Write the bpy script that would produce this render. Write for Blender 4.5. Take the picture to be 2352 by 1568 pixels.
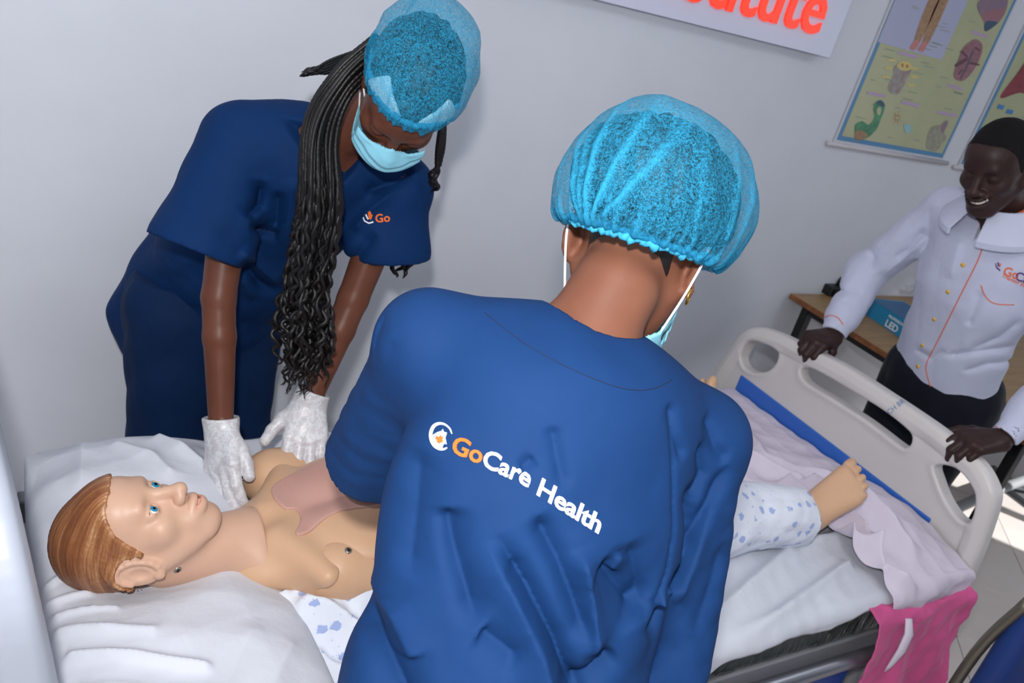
import bpy, bmesh, math, random
import numpy as np
from mathutils import Vector, Matrix
from mathutils.bvhtree import BVHTree
from mathutils.geometry import tessellate_polygon
for o in list(bpy.data.objects): bpy.data.objects.remove(o)
random.seed(7)
SC = bpy.context.scene
COL = SC.collection
V3 = lambda *a: np.array(a, dtype=float)
def unit(v):
    v = np.array(v, float); return v / np.linalg.norm(v)

# ---------------------------------------------------------------- camera
F_PX, PITCH, ROLL, YAW, EYE = 2000.0, math.radians(24.3), math.radians(15.8), math.radians(36.0), 1.80
_h = V3(math.sin(YAW), math.cos(YAW), 0); _r = V3(math.cos(YAW), -math.sin(YAW), 0); _u = V3(0, 0, 1)
C_FWD = math.cos(PITCH) * _h - math.sin(PITCH) * _u
_dn = -math.sin(PITCH) * _h - math.cos(PITCH) * _u
C_X = math.cos(ROLL) * _r - math.sin(ROLL) * _dn
C_Y = math.sin(ROLL) * _r + math.cos(ROLL) * _dn
C_POS = V3(0, 0, EYE)
cam_d = bpy.data.cameras.new('camera'); cam = bpy.data.objects.new('camera', cam_d); COL.objects.link(cam)
cam_d.sensor_fit = 'HORIZONTAL'; cam_d.sensor_width = 36.0; cam_d.lens = F_PX / 2352 * 36.0; cam_d.clip_start = 0.05
cam.matrix_world = Matrix(((C_X[0], -C_Y[0], -C_FWD[0], 0), (C_X[1], -C_Y[1], -C_FWD[1], 0), (C_X[2], -C_Y[2], -C_FWD[2], EYE), (0, 0, 0, 1)))
SC.camera = cam
cam_d.dof.use_dof = True; cam_d.dof.focus_distance = 1.15; cam_d.dof.aperture_fstop = 9.0

# ---------------------------------------------------------------- world, lights, exposure
W = bpy.data.worlds.new('room_air'); SC.world = W; W.use_nodes = True
W.node_tree.nodes['Background'].inputs[0].default_value = (0.55, 0.62, 0.8, 1); W.node_tree.nodes['Background'].inputs[1].default_value = 0.02
def light(name, typ, loc, energy, color, target=None, **kw):
    d = bpy.data.lights.new(name, typ); o = bpy.data.objects.new(name, d); COL.objects.link(o)
    d.energy = energy; d.color = color; o.location = loc
    for k, v in kw.items(): setattr(d, k, v)
    if target is not None:
        o.rotation_euler = (Vector(target) - Vector(loc)).to_track_quat('-Z', 'Y').to_euler()
    return o
# the photographer's flash, on the hot shoe above the lens (the camera is rolled, so "above" leans)
fl = C_POS - 0.15 * C_Y - 0.012 * C_X - 0.10 * C_FWD
light('camera_flash', 'POINT', tuple(fl), 87.0, (1.0, 0.975, 0.96), shadow_soft_size=0.028)
# unseen ceiling panels added for ambient light (their fittings are built with the structure)
light('ambient_fill_near_bed', 'AREA', (0.8, -0.2, 2.93), 5.0, (0.86, 0.91, 1.0), (0.8, -0.2, 0), shape='RECTANGLE', size=1.2, size_y=0.3)
light('ambient_fill_far', 'AREA', (3.4, 0.3, 2.93), 7.0, (0.84, 0.90, 1.0), (3.4, 0.3, 0), shape='RECTANGLE', size=1.2, size_y=0.3)
light('window_daylight', 'AREA', (5.35, -0.3, 1.55), 7.0, (0.9, 0.95, 1.0), (3.0, 0.6, 0.3), shape='RECTANGLE', size=1.2, size_y=1.0)
light('sun', 'SUN', (8, -3, 5), 8.0, (1.0, 0.97, 0.93), (8 - 1.3, -3 + 1.8, 5 - 1.6), angle=0.009)
VS = SC.view_settings
VS.view_transform = 'Standard'; VS.look = 'None'; VS.gamma = 1.0; VS.use_curve_mapping = False; VS.exposure = 0.0
try: SC.display_settings.display_device = 'sRGB'
except Exception: pass

# ---------------------------------------------------------------- pixel helpers (2352x1568 frame): a point of the photo at a chosen place in depth
def ray(x, y): return (C_FWD * F_PX + C_X * (x - 1176) + C_Y * (y - 784)) / F_PX
def atX(x, y, X): d = ray(x, y); return C_POS + d * (X / d[0])
def atY(x, y, Y): d = ray(x, y); return C_POS + d * (Y / d[1])
def atZ(x, y, Z): d = ray(x, y); return C_POS + d * ((Z - EYE) / d[2])
def atPlane(x, y, o, n): d = ray(x, y); return C_POS + d * (np.dot(np.array(o) - C_POS, n) / np.dot(d, n))

# ---------------------------------------------------------------- materials
def srgb(c):
    if isinstance(c, str):
        c = tuple(int(c[i:i + 2], 16) / 255 for i in (0, 2, 4))
    return tuple((x / 12.92 if x <= 0.04045 else ((x + 0.055) / 1.055) ** 2.4) for x in c[:3]) + (1,)
class NT:
    def __init__(s, name):
        s.m = bpy.data.materials.new(name); s.m.use_nodes = True; s.t = s.m.node_tree; s.b = s.t.nodes['Principled BSDF']; s.out = s.t.nodes['Material Output']
    def n(s, typ, **kw):
        nd = s.t.nodes.new(typ)
        for k, v in kw.items():
            if k.startswith('i_'):
                key = k[2:]
                if key.isdigit(): nd.inputs[int(key)].default_value = v
                else: nd.inputs[key.replace('_', ' ')].default_value = v
            else: setattr(nd, k, v)
        return nd
    def l(s, a, b): s.t.links.new(a, b)
    def coord(s, scale=None, kind='Object'):
        tc = s.n('ShaderNodeTexCoord')
        if scale is None: return tc.outputs[kind]
        mp = s.n('ShaderNodeMapping'); mp.inputs['Scale'].default_value = scale if hasattr(scale, '__len__') else (scale,) * 3
        s.l(tc.outputs[kind], mp.inputs[0]); return mp.outputs[0]
    def ramp(s, fac, stops):
        r = s.n('ShaderNodeValToRGB'); e = r.color_ramp.elements
        while len(e) < len(stops): e.new(0.5)
        for i, (p, c) in enumerate(stops):
            e[i].position = p; e[i].color = c if len(c) == 4 else tuple(c) + (1,)
        s.l(fac, r.inputs[0]); return r.outputs[0]
    def mix(s, fac, a, b, mode='MIX'):
        m = s.n('ShaderNodeMix', data_type='RGBA', blend_type=mode)
        for sock, v in ((m.inputs[0], fac), (m.inputs[6], a), (m.inputs[7], b)):
            if hasattr(v, 'default_value') and not isinstance(v, (tuple, float, int)): s.l(v, sock)
            else: sock.default_value = v
        return m.outputs[2]
    def bump(s, h, strength, dist=0.002, prev=None):
        b = s.n('ShaderNodeBump'); b.inputs['Strength'].default_value = strength; b.inputs['Distance'].default_value = dist
        s.l(h, b.inputs['Height'])
        if prev is not None: s.l(prev, b.inputs['Normal'])
        s.l(b.outputs[0], s.b.inputs['Normal']); return b.outputs[0]
    def noise(s, vec, scale, detail=4, rough=0.55, **kw):
        nz = s.n('ShaderNodeTexNoise'); nz.inputs['Scale'].default_value = scale; nz.inputs['Detail'].default_value = detail; nz.inputs['Roughness'].default_value = rough
        s.l(vec, nz.inputs['Vector']); return nz.outputs['Fac']
_mats = {}
def mat(name, col, rough=0.6, spec=0.5, var=0.0, vscale=8.0, bump=0.0, bscale=60.0, bdist=0.002, metal=0.0, sheen=0.0, sss=0.0, coat=0.0, emit=None, trans=0.0):
    if name in _mats: return _mats[name]
    t = NT(name); b = t.b; c = srgb(col)
    b.inputs['Base Color'].default_value = c; b.inputs['Roughness'].default_value = rough; b.inputs['Specular IOR Level'].default_value = spec; b.inputs['Metallic'].default_value = metal
    if sheen: b.inputs['Sheen Weight'].default_value = sheen
    if coat: b.inputs['Coat Weight'].default_value = coat; b.inputs['Coat Roughness'].default_value = 0.15
    if sss: b.inputs['Subsurface Weight'].default_value = sss; b.inputs['Subsurface Radius'].default_value = (0.012, 0.005, 0.003); b.inputs['Subsurface Scale'].default_value = 0.5
    if emit: b.inputs['Emission Color'].default_value = srgb(emit[0]); b.inputs['Emission Strength'].default_value = emit[1]
    if trans: b.inputs['Transmission Weight'].default_value = trans
    co = t.coord()
    if var:
        f = t.noise(co, vscale); lo = tuple(x * (1 - var) for x in c[:3]) + (1,); hi = tuple(min(1, x * (1 + var)) for x in c[:3]) + (1,)
        t.l(t.ramp(f, [(0.3, lo), (0.7, hi)]), b.inputs['Base Color'])
    if bump: t.bump(t.noise(co, bscale), bump, bdist)
    _mats[name] = t.m; return t.m
def fabric(name, col, rough=0.7, spec=0.3, sheen=0.2, weave=900, wb=0.25, wr=0.25, wscale=14, var=0.06):
    """woven cloth: fine weave relief, soft creasing, slight tone variation"""
    if name in _mats: return _mats[name]
    t = NT(name); b = t.b; c = srgb(col); co = t.coord()
    b.inputs['Roughness'].default_value = rough; b.inputs['Specular IOR Level'].default_value = spec; b.inputs['Sheen Weight'].default_value = sheen; b.inputs['Sheen Roughness'].default_value = 0.4
    f = t.noise(co, 9, 5); lo = tuple(x * (1 - var) for x in c[:3]) + (1,); hi = tuple(min(1, x * (1 + var)) for x in c[:3]) + (1,)
    t.l(t.ramp(f, [(0.3, lo), (0.7, hi)]), b.inputs['Base Color'])
    w = t.noise(co, weave, 2, 0.7); n1 = t.bump(w, wb, 0.0006)
    w2 = t.noise(co, wscale, 3, 0.5); t.bump(w2, wr, 0.012, n1)
    _mats[name] = t.m; return t.m

# ---------------------------------------------------------------- objects
def link(o, parent=None):
    COL.objects.link(o)
    if parent is not None: o.parent = parent
    return o
def tag(o, label, cat, group=None, kind=None):
    o['label'] = label; o['category'] = cat
    if group: o['group'] = group
    if kind: o['kind'] = kind
    return o
def thing(name, label, cat, loc=(0, 0, 0), group=None):
    o = bpy.data.objects.new(name, None); o.empty_display_size = 0.05; link(o); o.location = loc
    return tag(o, label, cat, group)
def place(o, parent):
    """child keeps world-coordinate mesh data under a parent standing elsewhere"""
    if parent is not None:
        o.parent = parent; l = Vector((0, 0, 0)); p = parent
        while p is not None: l += Vector(p.location); p = p.parent
        o.location = -l
    return o
def mesh_obj(name, verts, faces, m, parent=None, smooth=True, mats=None, fmat=None, attr=None):
    me = bpy.data.meshes.new(name); me.from_pydata([tuple(map(float, v)) for v in verts], [], [tuple(map(int, f)) for f in faces]); me.update()
    for mm in (mats or [m]): me.materials.append(mm)
    if fmat is not None: me.polygons.foreach_set('material_index', np.asarray(fmat, np.int32))
    if smooth: me.polygons.foreach_set('use_smooth', np.ones(len(me.polygons), bool))
    if attr:
        for k, v in attr.items():
            a = me.attributes.new(k, 'FLOAT', 'POINT'); a.data.foreach_set('value', np.asarray(v, np.float32))
    o = bpy.data.objects.new(name, me); COL.objects.link(o)
    return place(o, parent)
def bm_obj(name, bm, m, parent=None, smooth=False, mats=None):
    bmesh.ops.recalc_face_normals(bm, faces=bm.faces)
    me = bpy.data.meshes.new(name); bm.to_mesh(me); bm.free()
    for mm in (mats or [m]): me.materials.append(mm)
    if smooth: me.polygons.foreach_set('use_smooth', np.ones(len(me.polygons), bool))
    o = bpy.data.objects.new(name, me); COL.objects.link(o)
    return place(o, parent)
def add_box(bm, c, half, axes=None, bevel=0.0, seg=2):
    M = Matrix.Identity(3) if axes is None else Matrix([tuple(a) for a in axes]).transposed()
    r = bmesh.ops.create_cube(bm, size=2.0); vs = r['verts']
    for v in vs: v.co = Vector(tuple(c)) + M @ Vector((v.co.x * half[0], v.co.y * half[1], v.co.z * half[2]))
    if bevel:
        es = list({e for v in vs for e in v.link_edges}); bmesh.ops.bevel(bm, geom=es, offset=bevel, segments=seg, affect='EDGES', profile=0.5)
    return bm
def box(name, c, half, m, parent=None, axes=None, bevel=0.003, smooth=False):
    bm = bmesh.new(); add_box(bm, c, half, axes, bevel); return bm_obj(name, bm, m, parent, smooth)
def cr_path(pts, n=8, closed=False):
    """Catmull-Rom through points"""
    P = [np.array(p, float) for p in pts]
    if len(P) < 3: return np.array([P[0] + (P[-1] - P[0]) * t for t in np.linspace(0, 1, n + 1)])
    Q = ([P[-1]] + P + [P[0], P[1]]) if closed else ([2 * P[0] - P[1]] + P + [2 * P[-1] - P[-2]])
    out = []
    for i in range(1, len(Q) - 2):
        a, b, c, d = Q[i - 1:i + 3]
        for t in np.linspace(0, 1, n, endpoint=False):
            out.append(0.5 * (2 * b + (c - a) * t + (2 * a - 5 * b + 4 * c - d) * t * t + (3 * b - a - 3 * c + d) * t ** 3))
    if not closed: out.append(Q[-2])
    return np.array(out)
def tube_geo(path, rad, sides=8, closed=False, flat=1.0, up=None, cap=True):
    path = np.asarray(path, float); n = len(path); rad = np.broadcast_to(np.asarray(rad, float), (n,))
    T = np.gradient(path, axis=0)
    if closed: T = np.roll(path, -1, 0) - np.roll(path, 1, 0)
    T /= np.linalg.norm(T, axis=1)[:, None] + 1e-12
    ref = np.array(up if up is not None else ((0, 0, 1) if abs(T[0][2]) < 0.9 else (1, 0, 0)), float)
    vs = []; N = ref - T[0] * np.dot(ref, T[0]); N /= np.linalg.norm(N)
    for i in range(n):
        N = N - T[i] * np.dot(N, T[i]); N /= np.linalg.norm(N) + 1e-12; B = np.cross(T[i], N)
        for k in range(sides):
            a = 2 * math.pi * k / sides; vs.append(path[i] + rad[i] * (math.cos(a) * N * flat + math.sin(a) * B))
    fs = []
    for i in range(n if closed else n - 1):
        j = (i + 1) % n
        for k in range(sides):
            q = (k + 1) % sides; fs.append((i * sides + k, i * sides + q, j * sides + q, j * sides + k))
    if cap and not closed: fs.append(tuple(range(sides))[::-1]); fs.append(tuple((n - 1) * sides + k for k in range(sides)))
    return vs, fs
def tube(name, path, rad, m, parent=None, sides=8, closed=False, flat=1.0, up=None, n=0):
    if n:
        m0 = len(path); path = cr_path(path, n, closed)
        if hasattr(rad, '__len__'): rad = np.interp(np.linspace(0, 1, len(path)), np.linspace(0, 1, m0), rad)
    v, f = tube_geo(path, rad, sides, closed, flat, up); return mesh_obj(name, v, f, m, parent)
def join_geo(parts):
    V, F = [], []
    for v, f in parts:
        o = len(V); V += list(v); F += [tuple(i + o for i in q) for q in f]
    return V, F
def grid_faces(nu, nv, wrapu=False):
    f = []
    for i in range(nu if wrapu else nu - 1):
        j = (i + 1) % nu
        for k in range(nv - 1): f.append((i * nv + k, j * nv + k, j * nv + k + 1, i * nv + k + 1))
    return f
def text_geo(s, size=1.0, extrude=0.0, offset=0.0, align='LEFT', shear=0.0, space=1.0):
    cu = bpy.data.curves.new('t', 'FONT'); cu.body = s; cu.size = size; cu.extrude = extrude; cu.offset = offset; cu.align_x = align; cu.shear = shear; cu.resolution_u = 3; cu.space_character = space
    o = bpy.data.objects.new('t', cu); COL.objects.link(o); dg = bpy.context.evaluated_depsgraph_get(); dg.update()
    me = bpy.data.meshes.new_from_object(o.evaluated_get(dg)); v = np.array([tuple(q.co) for q in me.vertices]); f = [tuple(p.vertices) for p in me.polygons]
    bpy.data.objects.remove(o); bpy.data.curves.remove(cu); bpy.data.meshes.remove(me)
    return v, f

# ---------------------------------------------------------------- signed distance shapes and a sparse surface-net mesher
def smin(a, b, k):
    if k <= 0: return np.minimum(a, b)
    h = np.maximum(k - np.abs(a - b), 0) / k; return np.minimum(a, b) - h * h * k * 0.25
def smax(a, b, k): return -smin(-a, -b, k)
def cone(a, b, ra, rb=None):
    a = np.array(a, np.float32); b = np.array(b, np.float32); rb = ra if rb is None else rb; ab = b - a; L = float(ab @ ab) + 1e-12
    def f(P):
        q = P - a; t = np.clip(q @ ab / L, 0, 1); q = q - t[:, None] * ab
        return np.sqrt(np.einsum('ij,ij->i', q, q)) - (ra + t * (rb - ra))
    return f
def ell(c, r, A=None):
    c = np.array(c, np.float32); r = np.array(r, np.float32); A = None if A is None else np.array(A, np.float32)
    def f(P):
        q = P - c
        if A is not None: q = q @ A.T
        q1 = q / r; k0 = np.sqrt(np.einsum('ij,ij->i', q1, q1)); q2 = q1 / r; k1 = np.sqrt(np.einsum('ij,ij->i', q2, q2)) + 1e-9
        return k0 * (k0 - 1) / k1
    return f
def rbox(c, half, rd, A=None):
    c = np.array(c, np.float32); h = np.array(half, np.float32) - rd; A = None if A is None else np.array(A, np.float32)
    def f(P):
        q = P - c
        if A is not None: q = q @ A.T
        q = np.abs(q) - h; m = np.maximum(q, 0); return np.sqrt(np.einsum('ij,ij->i', m, m)) + np.minimum(q.max(1), 0) - rd
    return f
def half(p, n):
    p = np.array(p, np.float32); n = np.array(unit(n), np.float32); return lambda P: (P - p) @ n       # keeps the side opposite n
class Sdf:
    def __init__(s, k=0.03, bound=None): s.ops = []; s.k = k; s.bound = bound; s.post = []
    def add(s, f, k=None): s.ops.append(('+', f, s.k if k is None else k)); return s
    def sub(s, f, k=0.005): s.ops.append(('-', f, k)); return s
    def cut(s, f, k=0.0): s.ops.append(('&', f, k)); return s
    def disp(s, f): s.ops.append(('d', f, 0)); return s
    def _ev(s, P):
        d = np.full(len(P), 1e3, np.float32)
        for op, f, k in s.ops:
            v = f(P)
            if op == '+': d = smin(d, v, k)
            elif op == '-': d = smax(d, -v, k)
            elif op == '&': d = smax(d, v, k)
            else: d = d + v
        return d
    def __call__(s, P):
        if s.bound is None: return s._ev(P)
        c, R = s.bound; out = np.sqrt(((P - np.array(c, np.float32)) ** 2).sum(1)) - R; mk = out < 0.05
        if mk.any(): out[mk] = s._ev(P[mk])
        return out
def wob(seed, freq, n=5, ridged=False, stretch=(1, 1, 1)):
    """cheap smooth pseudo-noise in -1..1"""
    rs = np.random.RandomState(seed); K = rs.normal(size=(n, 3)); K /= np.linalg.norm(K, axis=1)[:, None]; K = (K * np.array(stretch) * freq * rs.uniform(0.6, 1.5, (n, 1))).astype(np.float32); ph = rs.uniform(0, 6.28, n).astype(np.float32)
    def f(P):
        s = 0
        for i in range(n):
            w = np.sin(P @ K[i] + ph[i])
            s = s + ((1 - 2 * np.abs(w)) if ridged else w)
        return s / n * 1.6
    return f
OFF8 = np.array([[i, j, k] for i in (0, 1) for j in (0, 1) for k in (0, 1)], np.int64)
EDG = [(a, b) for a in range(8) for b in range(8) if a < b and np.abs(OFF8[a] - OFF8[b]).sum() == 1]
def sdf_mesh(fn, lo, hi, h, tol=1.25, refine=True):
    lo = np.array(lo, float); hi = np.array(hi, float); c = 4; H = h * c
    n = np.ceil((hi - lo) / H).astype(int) + 1; N = n * c + 2
    g = np.stack(np.meshgrid(*[np.arange(q) for q in n], indexing='ij'), -1).reshape(-1, 3)
    def ev(P):
        out = np.empty(len(P), np.float32)
        for i in range(0, len(P), 300000): out[i:i + 300000] = fn(P[i:i + 300000].astype(np.float32))
        return out
    d = ev(lo + (g + 0.5) * H); act = g[np.abs(d) < H * 0.87 * tol + h]
    loc = np.stack(np.meshgrid(*[np.arange(c)] * 3, indexing='ij'), -1).reshape(-1, 3)
    cells = (act[:, None, :] * c + loc[None]).reshape(-1, 3).astype(np.int64)
    lin = lambda q: (q[..., 0] * N[1] + q[..., 1]) * N[2] + q[..., 2]
    cid = np.sort(lin(cells))
    cells = np.stack([cid // (N[1] * N[2]), cid // N[2] % N[1], cid % N[2]], -1)
    cor = lin(cells[:, None, :] + OFF8[None]); uq, inv = np.unique(cor, return_inverse=True); inv = inv.reshape(cor.shape)
    up = np.stack([uq // (N[1] * N[2]), uq // N[2] % N[1], uq % N[2]], -1)
    val = ev(lo + up * h); cv = val[inv]; neg = cv < 0; mix = neg.any(1) & ~neg.all(1)
    cells, cv, cid2 = cells[mix], cv[mix], cid[mix]
    acc = np.zeros((len(cells), 3)); cnt = np.zeros(len(cells))
    for a, b in EDG:
        va, vb = cv[:, a], cv[:, b]; s = (va < 0) != (vb < 0); t = np.where(s, va / np.where(s, va - vb, 1), 0)
        acc += np.where(s[:, None], OFF8[a] + t[:, None] * (OFF8[b] - OFF8[a]), 0); cnt += s
    verts = lo + (cells + acc / cnt[:, None]) * h
    if refine:
        for _ in range(1):
            e = h * 0.5; d0 = ev(verts); gr = np.stack([ev(verts + np.eye(3)[i] * e) - d0 for i in range(3)], -1) / e; gg = (gr ** 2).sum(1) + 1e-6
            st = np.clip(d0 / gg, -h * 0.6, h * 0.6); verts = verts - gr * st[:, None]
    quads = []
    def look(ids):
        p = np.searchsorted(cid2, ids); p = np.clip(p, 0, len(cid2) - 1); return p, cid2[p] == ids
    for ax in range(3):
        b = OFF8[np.where((OFF8 == np.eye(3, dtype=int)[ax]).all(1))[0][0]]; bi = int(np.where((OFF8 == b).all(1))[0][0])
        s = (cv[:, 0] < 0) != (cv[:, bi] < 0); q = cells[s]; sg = cv[s, 0] < 0
        u, v = (ax + 1) % 3, (ax + 2) % 3; eu = np.eye(3, dtype=np.int64)[u]; ev_ = np.eye(3, dtype=np.int64)[v]
        ps = [look(lin(q - o)) for o in (eu * 0, eu, eu + ev_, ev_)]
        ok = ps[0][1] & ps[1][1] & ps[2][1] & ps[3][1]; Q = np.stack([p[0] for p in ps], -1)
        Q = np.where(sg[:, None], Q, Q[:, ::-1]); quads.append(Q[ok])
    return verts, np.concatenate(quads)
def sdf_obj(name, fn, lo, hi, h, m, parent=None, mats=None, classify=None, attr=None, **kw):
    v, q = sdf_mesh(fn, lo, hi, h, **kw); me = bpy.data.meshes.new(name)
    me.vertices.add(len(v)); me.vertices.foreach_set('co', v.astype(np.float32).ravel())
    me.loops.add(len(q) * 4); me.loops.foreach_set('vertex_index', q.astype(np.int32).ravel())
    me.polygons.add(len(q)); me.polygons.foreach_set('loop_start', np.arange(0, len(q) * 4, 4, dtype=np.int32))
    for mm in (mats or [m]): me.materials.append(mm)
    if classify is not None: me.polygons.foreach_set('material_index', classify(v[q].mean(1)).astype(np.int32))
    me.polygons.foreach_set('use_smooth', np.ones(len(q), bool)); me.update(calc_edges=True); me.validate()
    if attr:
        for k, f in attr.items():
            a = me.attributes.new(k, 'FLOAT', 'POINT'); a.data.foreach_set('value', f(v).astype(np.float32))
    o = bpy.data.objects.new(name, me); COL.objects.link(o); place(o, parent)
    o_geo[o.name] = (v, q); return o
o_geo = {}
def bvh_of(o):
    v, q = o_geo[o.name]; return BVHTree.FromPolygons([Vector(p) for p in v], [tuple(map(int, f)) for f in q])
def frame(fwd, up):
    """rows: right, forward, up"""
    f = unit(fwd); u = np.array(up, float); u = unit(u - f * np.dot(u, f)); return np.array([np.cross(f, u), f, u])
# ================================================================ the room
WY = 2.25; XL, XR, YN, ZC = -1.6, 5.4, -2.4, 3.0
def wall_mat():
    t = NT('painted_plaster'); co = t.coord(); f = t.noise(co, 2.2, 5); f2 = t.noise(co, 55, 4)
    t.l(t.ramp(f, [(0.3, srgb('D2D7E0')), (0.7, srgb('D9DEE7'))]), t.b.inputs['Base Color'])
    t.b.inputs['Roughness'].default_value = 0.55; t.b.inputs['Specular IOR Level'].default_value = 0.3
    n = t.bump(f2, 0.10, 0.002); t.bump(t.noise(co, 6, 4), 0.15, 0.01, n); return t.m
MW = wall_mat()
def struct(o): o['kind'] = 'structure'; return o
struct(box('wall_back', ((XL + XR) / 2, WY + 0.05, ZC / 2), ((XR - XL) / 2 + 0.1, 0.05, ZC / 2), MW, bevel=0))
struct(box('wall_left', (XL - 0.05, (YN + WY) / 2, ZC / 2), (0.05, (WY - YN) / 2, ZC / 2), MW, bevel=0))
struct(box('wall_front', ((XL + XR) / 2, YN - 0.05, ZC / 2), ((XR - XL) / 2 + 0.1, 0.05, ZC / 2), MW, bevel=0))
bm = bmesh.new()      # right wall with a window opening
wy0, wy1, wz0, wz1 = -0.95, 0.35, 1.0, 2.1
for (y0, y1, z0, z1) in ((YN, wy0, 0, ZC), (wy1, WY, 0, ZC), (wy0, wy1, 0, wz0), (wy0, wy1, wz1, ZC)):
    add_box(bm, (XR + 0.05, (y0 + y1) / 2, (z0 + z1) / 2), (0.05, (y1 - y0) / 2, (z1 - z0) / 2))
struct(bm_obj('wall_right', bm, MW))
m_al = mat('window_frame_paint', 'D8DADC', 0.4)
bm = bmesh.new()
for (y0, y1, z0, z1) in ((wy0, wy1, wz0, wz0 + .04), (wy0, wy1, wz1 - .04, wz1), (wy0, wy0 + .04, wz0, wz1), (wy1 - .04, wy1, wz0, wz1), (-.32, -.28, wz0, wz1)):
    add_box(bm, (XR + 0.05, (y0 + y1) / 2, (z0 + z1) / 2), (0.03, (y1 - y0) / 2, (z1 - z0) / 2))
win = struct(bm_obj('window_1', bm, m_al))
struct(box('ceiling', ((XL + XR) / 2, (YN + WY) / 2, ZC + 0.05), ((XR - XL) / 2 + .1, (WY - YN) / 2 + .1, 0.05), mat('ceiling_paint', 'E4E5E6', 0.8), bevel=0))
m_lf = mat('fill_lamp_housing', 'EEEEEE', 0.5); m_ld = mat('fill_lamp_diffuser', 'FFFFFF', 0.5, emit=('E6EEFF', 1.5))
for i, (x, y) in enumerate(((0.8, -0.2), (3.4, 0.3))):  # unseen fittings, added to go with the ambient fill lamps
    t = thing('added_ceiling_light', ['unseen white ceiling light panel added above the bed head', 'unseen white ceiling light panel added above the table side'][i], 'ceiling light', (x, y, 2.98), 'added ceiling light panels')
    box('housing', (x, y, 2.985), (0.63, 0.18, 0.015), m_lf, t); box('diffuser', (x, y, 2.962), (0.6, 0.15, 0.008), m_ld, t)
# floor: square tiles laid diagonally, each its own piece
def tile_mat():
    t = NT('ceramic_tile'); co = t.coord(); oi = t.n('ShaderNodeObjectInfo')
    f = t.noise(co, 5, 5); a = t.ramp(f, [(0.3, srgb('CFC8C3')), (0.7, srgb('D8D2CE'))])
    t.l(t.mix(0.12, a, oi.outputs['Color']), t.b.inputs['Base Color']); t.b.inputs['Roughness'].default_value = 0.28
    t.bump(t.noise(co, 20, 3), 0.08, 0.002); return t.m
MT = tile_mat()
fl_o = struct(box('floor', ((XL + XR) / 2, (YN + WY) / 2, -0.055), ((XR - XL) / 2 + .1, (WY - YN) / 2 + .1, 0.05), mat('tile_grout', '8E8782', 0.9), bevel=0))
bm = bmesh.new(); TS = 0.40; q = 2 ** -0.5
add_box(bm, (0, 0, -0.0045), (TS / 2 - .003, TS / 2 - .003, 0.0045), ((q, q, 0), (q, -q, 0), (0, 0, 1)), bevel=0.0015, seg=1)
t0 = bm_obj('tile', bm, MT, fl_o); first = True; rr = random.Random(3)
for a in range(-20, 22):
    for b in range(-20, 22):
        n1 = 3.64 + TS * (a + .5); n2 = 1.78 + TS * (b + .5); x = (n1 + n2) * q; y = (n1 - n2) * q
        if XL - .1 < x < XR + .1 and YN + .0 < y < WY + .1 and (x > 1.0 or y > -1.2):
            o = t0 if first else t0.copy()
            if not first: COL.objects.link(o)
            first = False; o.parent = fl_o; o.location = (x, y, rr.uniform(-.0004, .0004)); g = rr.uniform(.5, .7); o.color = (g, g * .97, g * .95, 1)
# ================================================================ hospital bed
M_PL = mat('ivory_moulded_plastic', 'CFCBC9', 0.38, 0.5, var=0.03, vscale=5)
M_PLW = mat('white_moulded_plastic', 'A5ACB9', 0.4, 0.5, var=0.02)
M_BL = mat('blue_laminate_panel', '2C63BC', 0.45)
M_STEEL = mat('brushed_steel_tube', 'A9ACB4', 0.35, metal=0.85)
M_GREYM = mat('grey_painted_steel', '8A8E93', 0.5)
M_BLK = mat('black_rubber', '151517', 0.6)
bed = thing('hospital_bed', 'hospital bed with moulded ivory end boards and blue panels by the wall', 'bed', (1.12, 1.26, 0))
FX = 2.24
BY0, BY1 = 0.79, 1.76            # overall width of the bed
def poly_sdf2(pts):
    P0 = np.array(pts, np.float32); P1 = np.roll(P0, -1, 0)
    def f(u, v):
        d = np.full(len(u), 1e9, np.float32); ins = np.zeros(len(u), bool)
        for a, b in zip(P0, P1):
            e = b - a; wx, wy = u - a[0], v - a[1]; t = np.clip((wx * e[0] + wy * e[1]) / (e @ e), 0, 1); d = np.minimum(d, (wx - t * e[0]) ** 2 + (wy - t * e[1]) ** 2)
            c = ((a[1] <= v) & (v < b[1])) | ((b[1] <= v) & (v < a[1])); xi = a[0] + (v - a[1]) / (e[1] if abs(e[1]) > 1e-9 else 1e-9) * e[0]; ins ^= c & (u < xi)
        return np.where(ins, -1, 1) * np.sqrt(d)
    return f
def sm(pts, n=6): return cr_path([(p[0], p[1], 0) for p in pts], n, True)[:, :2]
def board(name, outline, holes, xfun, th, m, rail, skew=0.0):
    so = poly_sdf2(sm(outline)); hs = [poly_sdf2(sm(h)) for h in holes]
    def f(P):
        y, z = P[:, 1], P[:, 2]; x = P[:, 0] - xfun(z) + skew * (y - .8); d2 = so(y, z)
        inner = -d2                                    # depth inside the outline
        t = th + 0.012 * np.clip(1 - np.abs(inner - 0.028) / 0.028, 0, 1) ** .6 * rail
        for hh in hs:
            dh = hh(y, z); t = t + 0.006 * np.exp(-(np.maximum(dh, 0) / 0.018) ** 2); d2 = smax(d2, -dh, 0.004)
        dx = np.abs(x) - t + 0.010; dd = d2 + 0.010
        return (np.sqrt(np.maximum(dx, 0) ** 2 + np.maximum(dd, 0) ** 2) + np.minimum(np.maximum(dx, dd), 0) - 0.010) * 0.9
    o = np.array(outline); x0 = xfun(o[:, 1].min()); x1 = xfun(o[:, 1].max())
    return sdf_obj(name, f, (min(x0, x1) - .05 - abs(skew) * 1.1, o[:, 0].min() - .03, o[:, 1].min() - .03), (max(x0, x1) + .05, o[:, 0].max() + .03, o[:, 1].max() + .03), 0.0042, m, bed)
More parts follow.
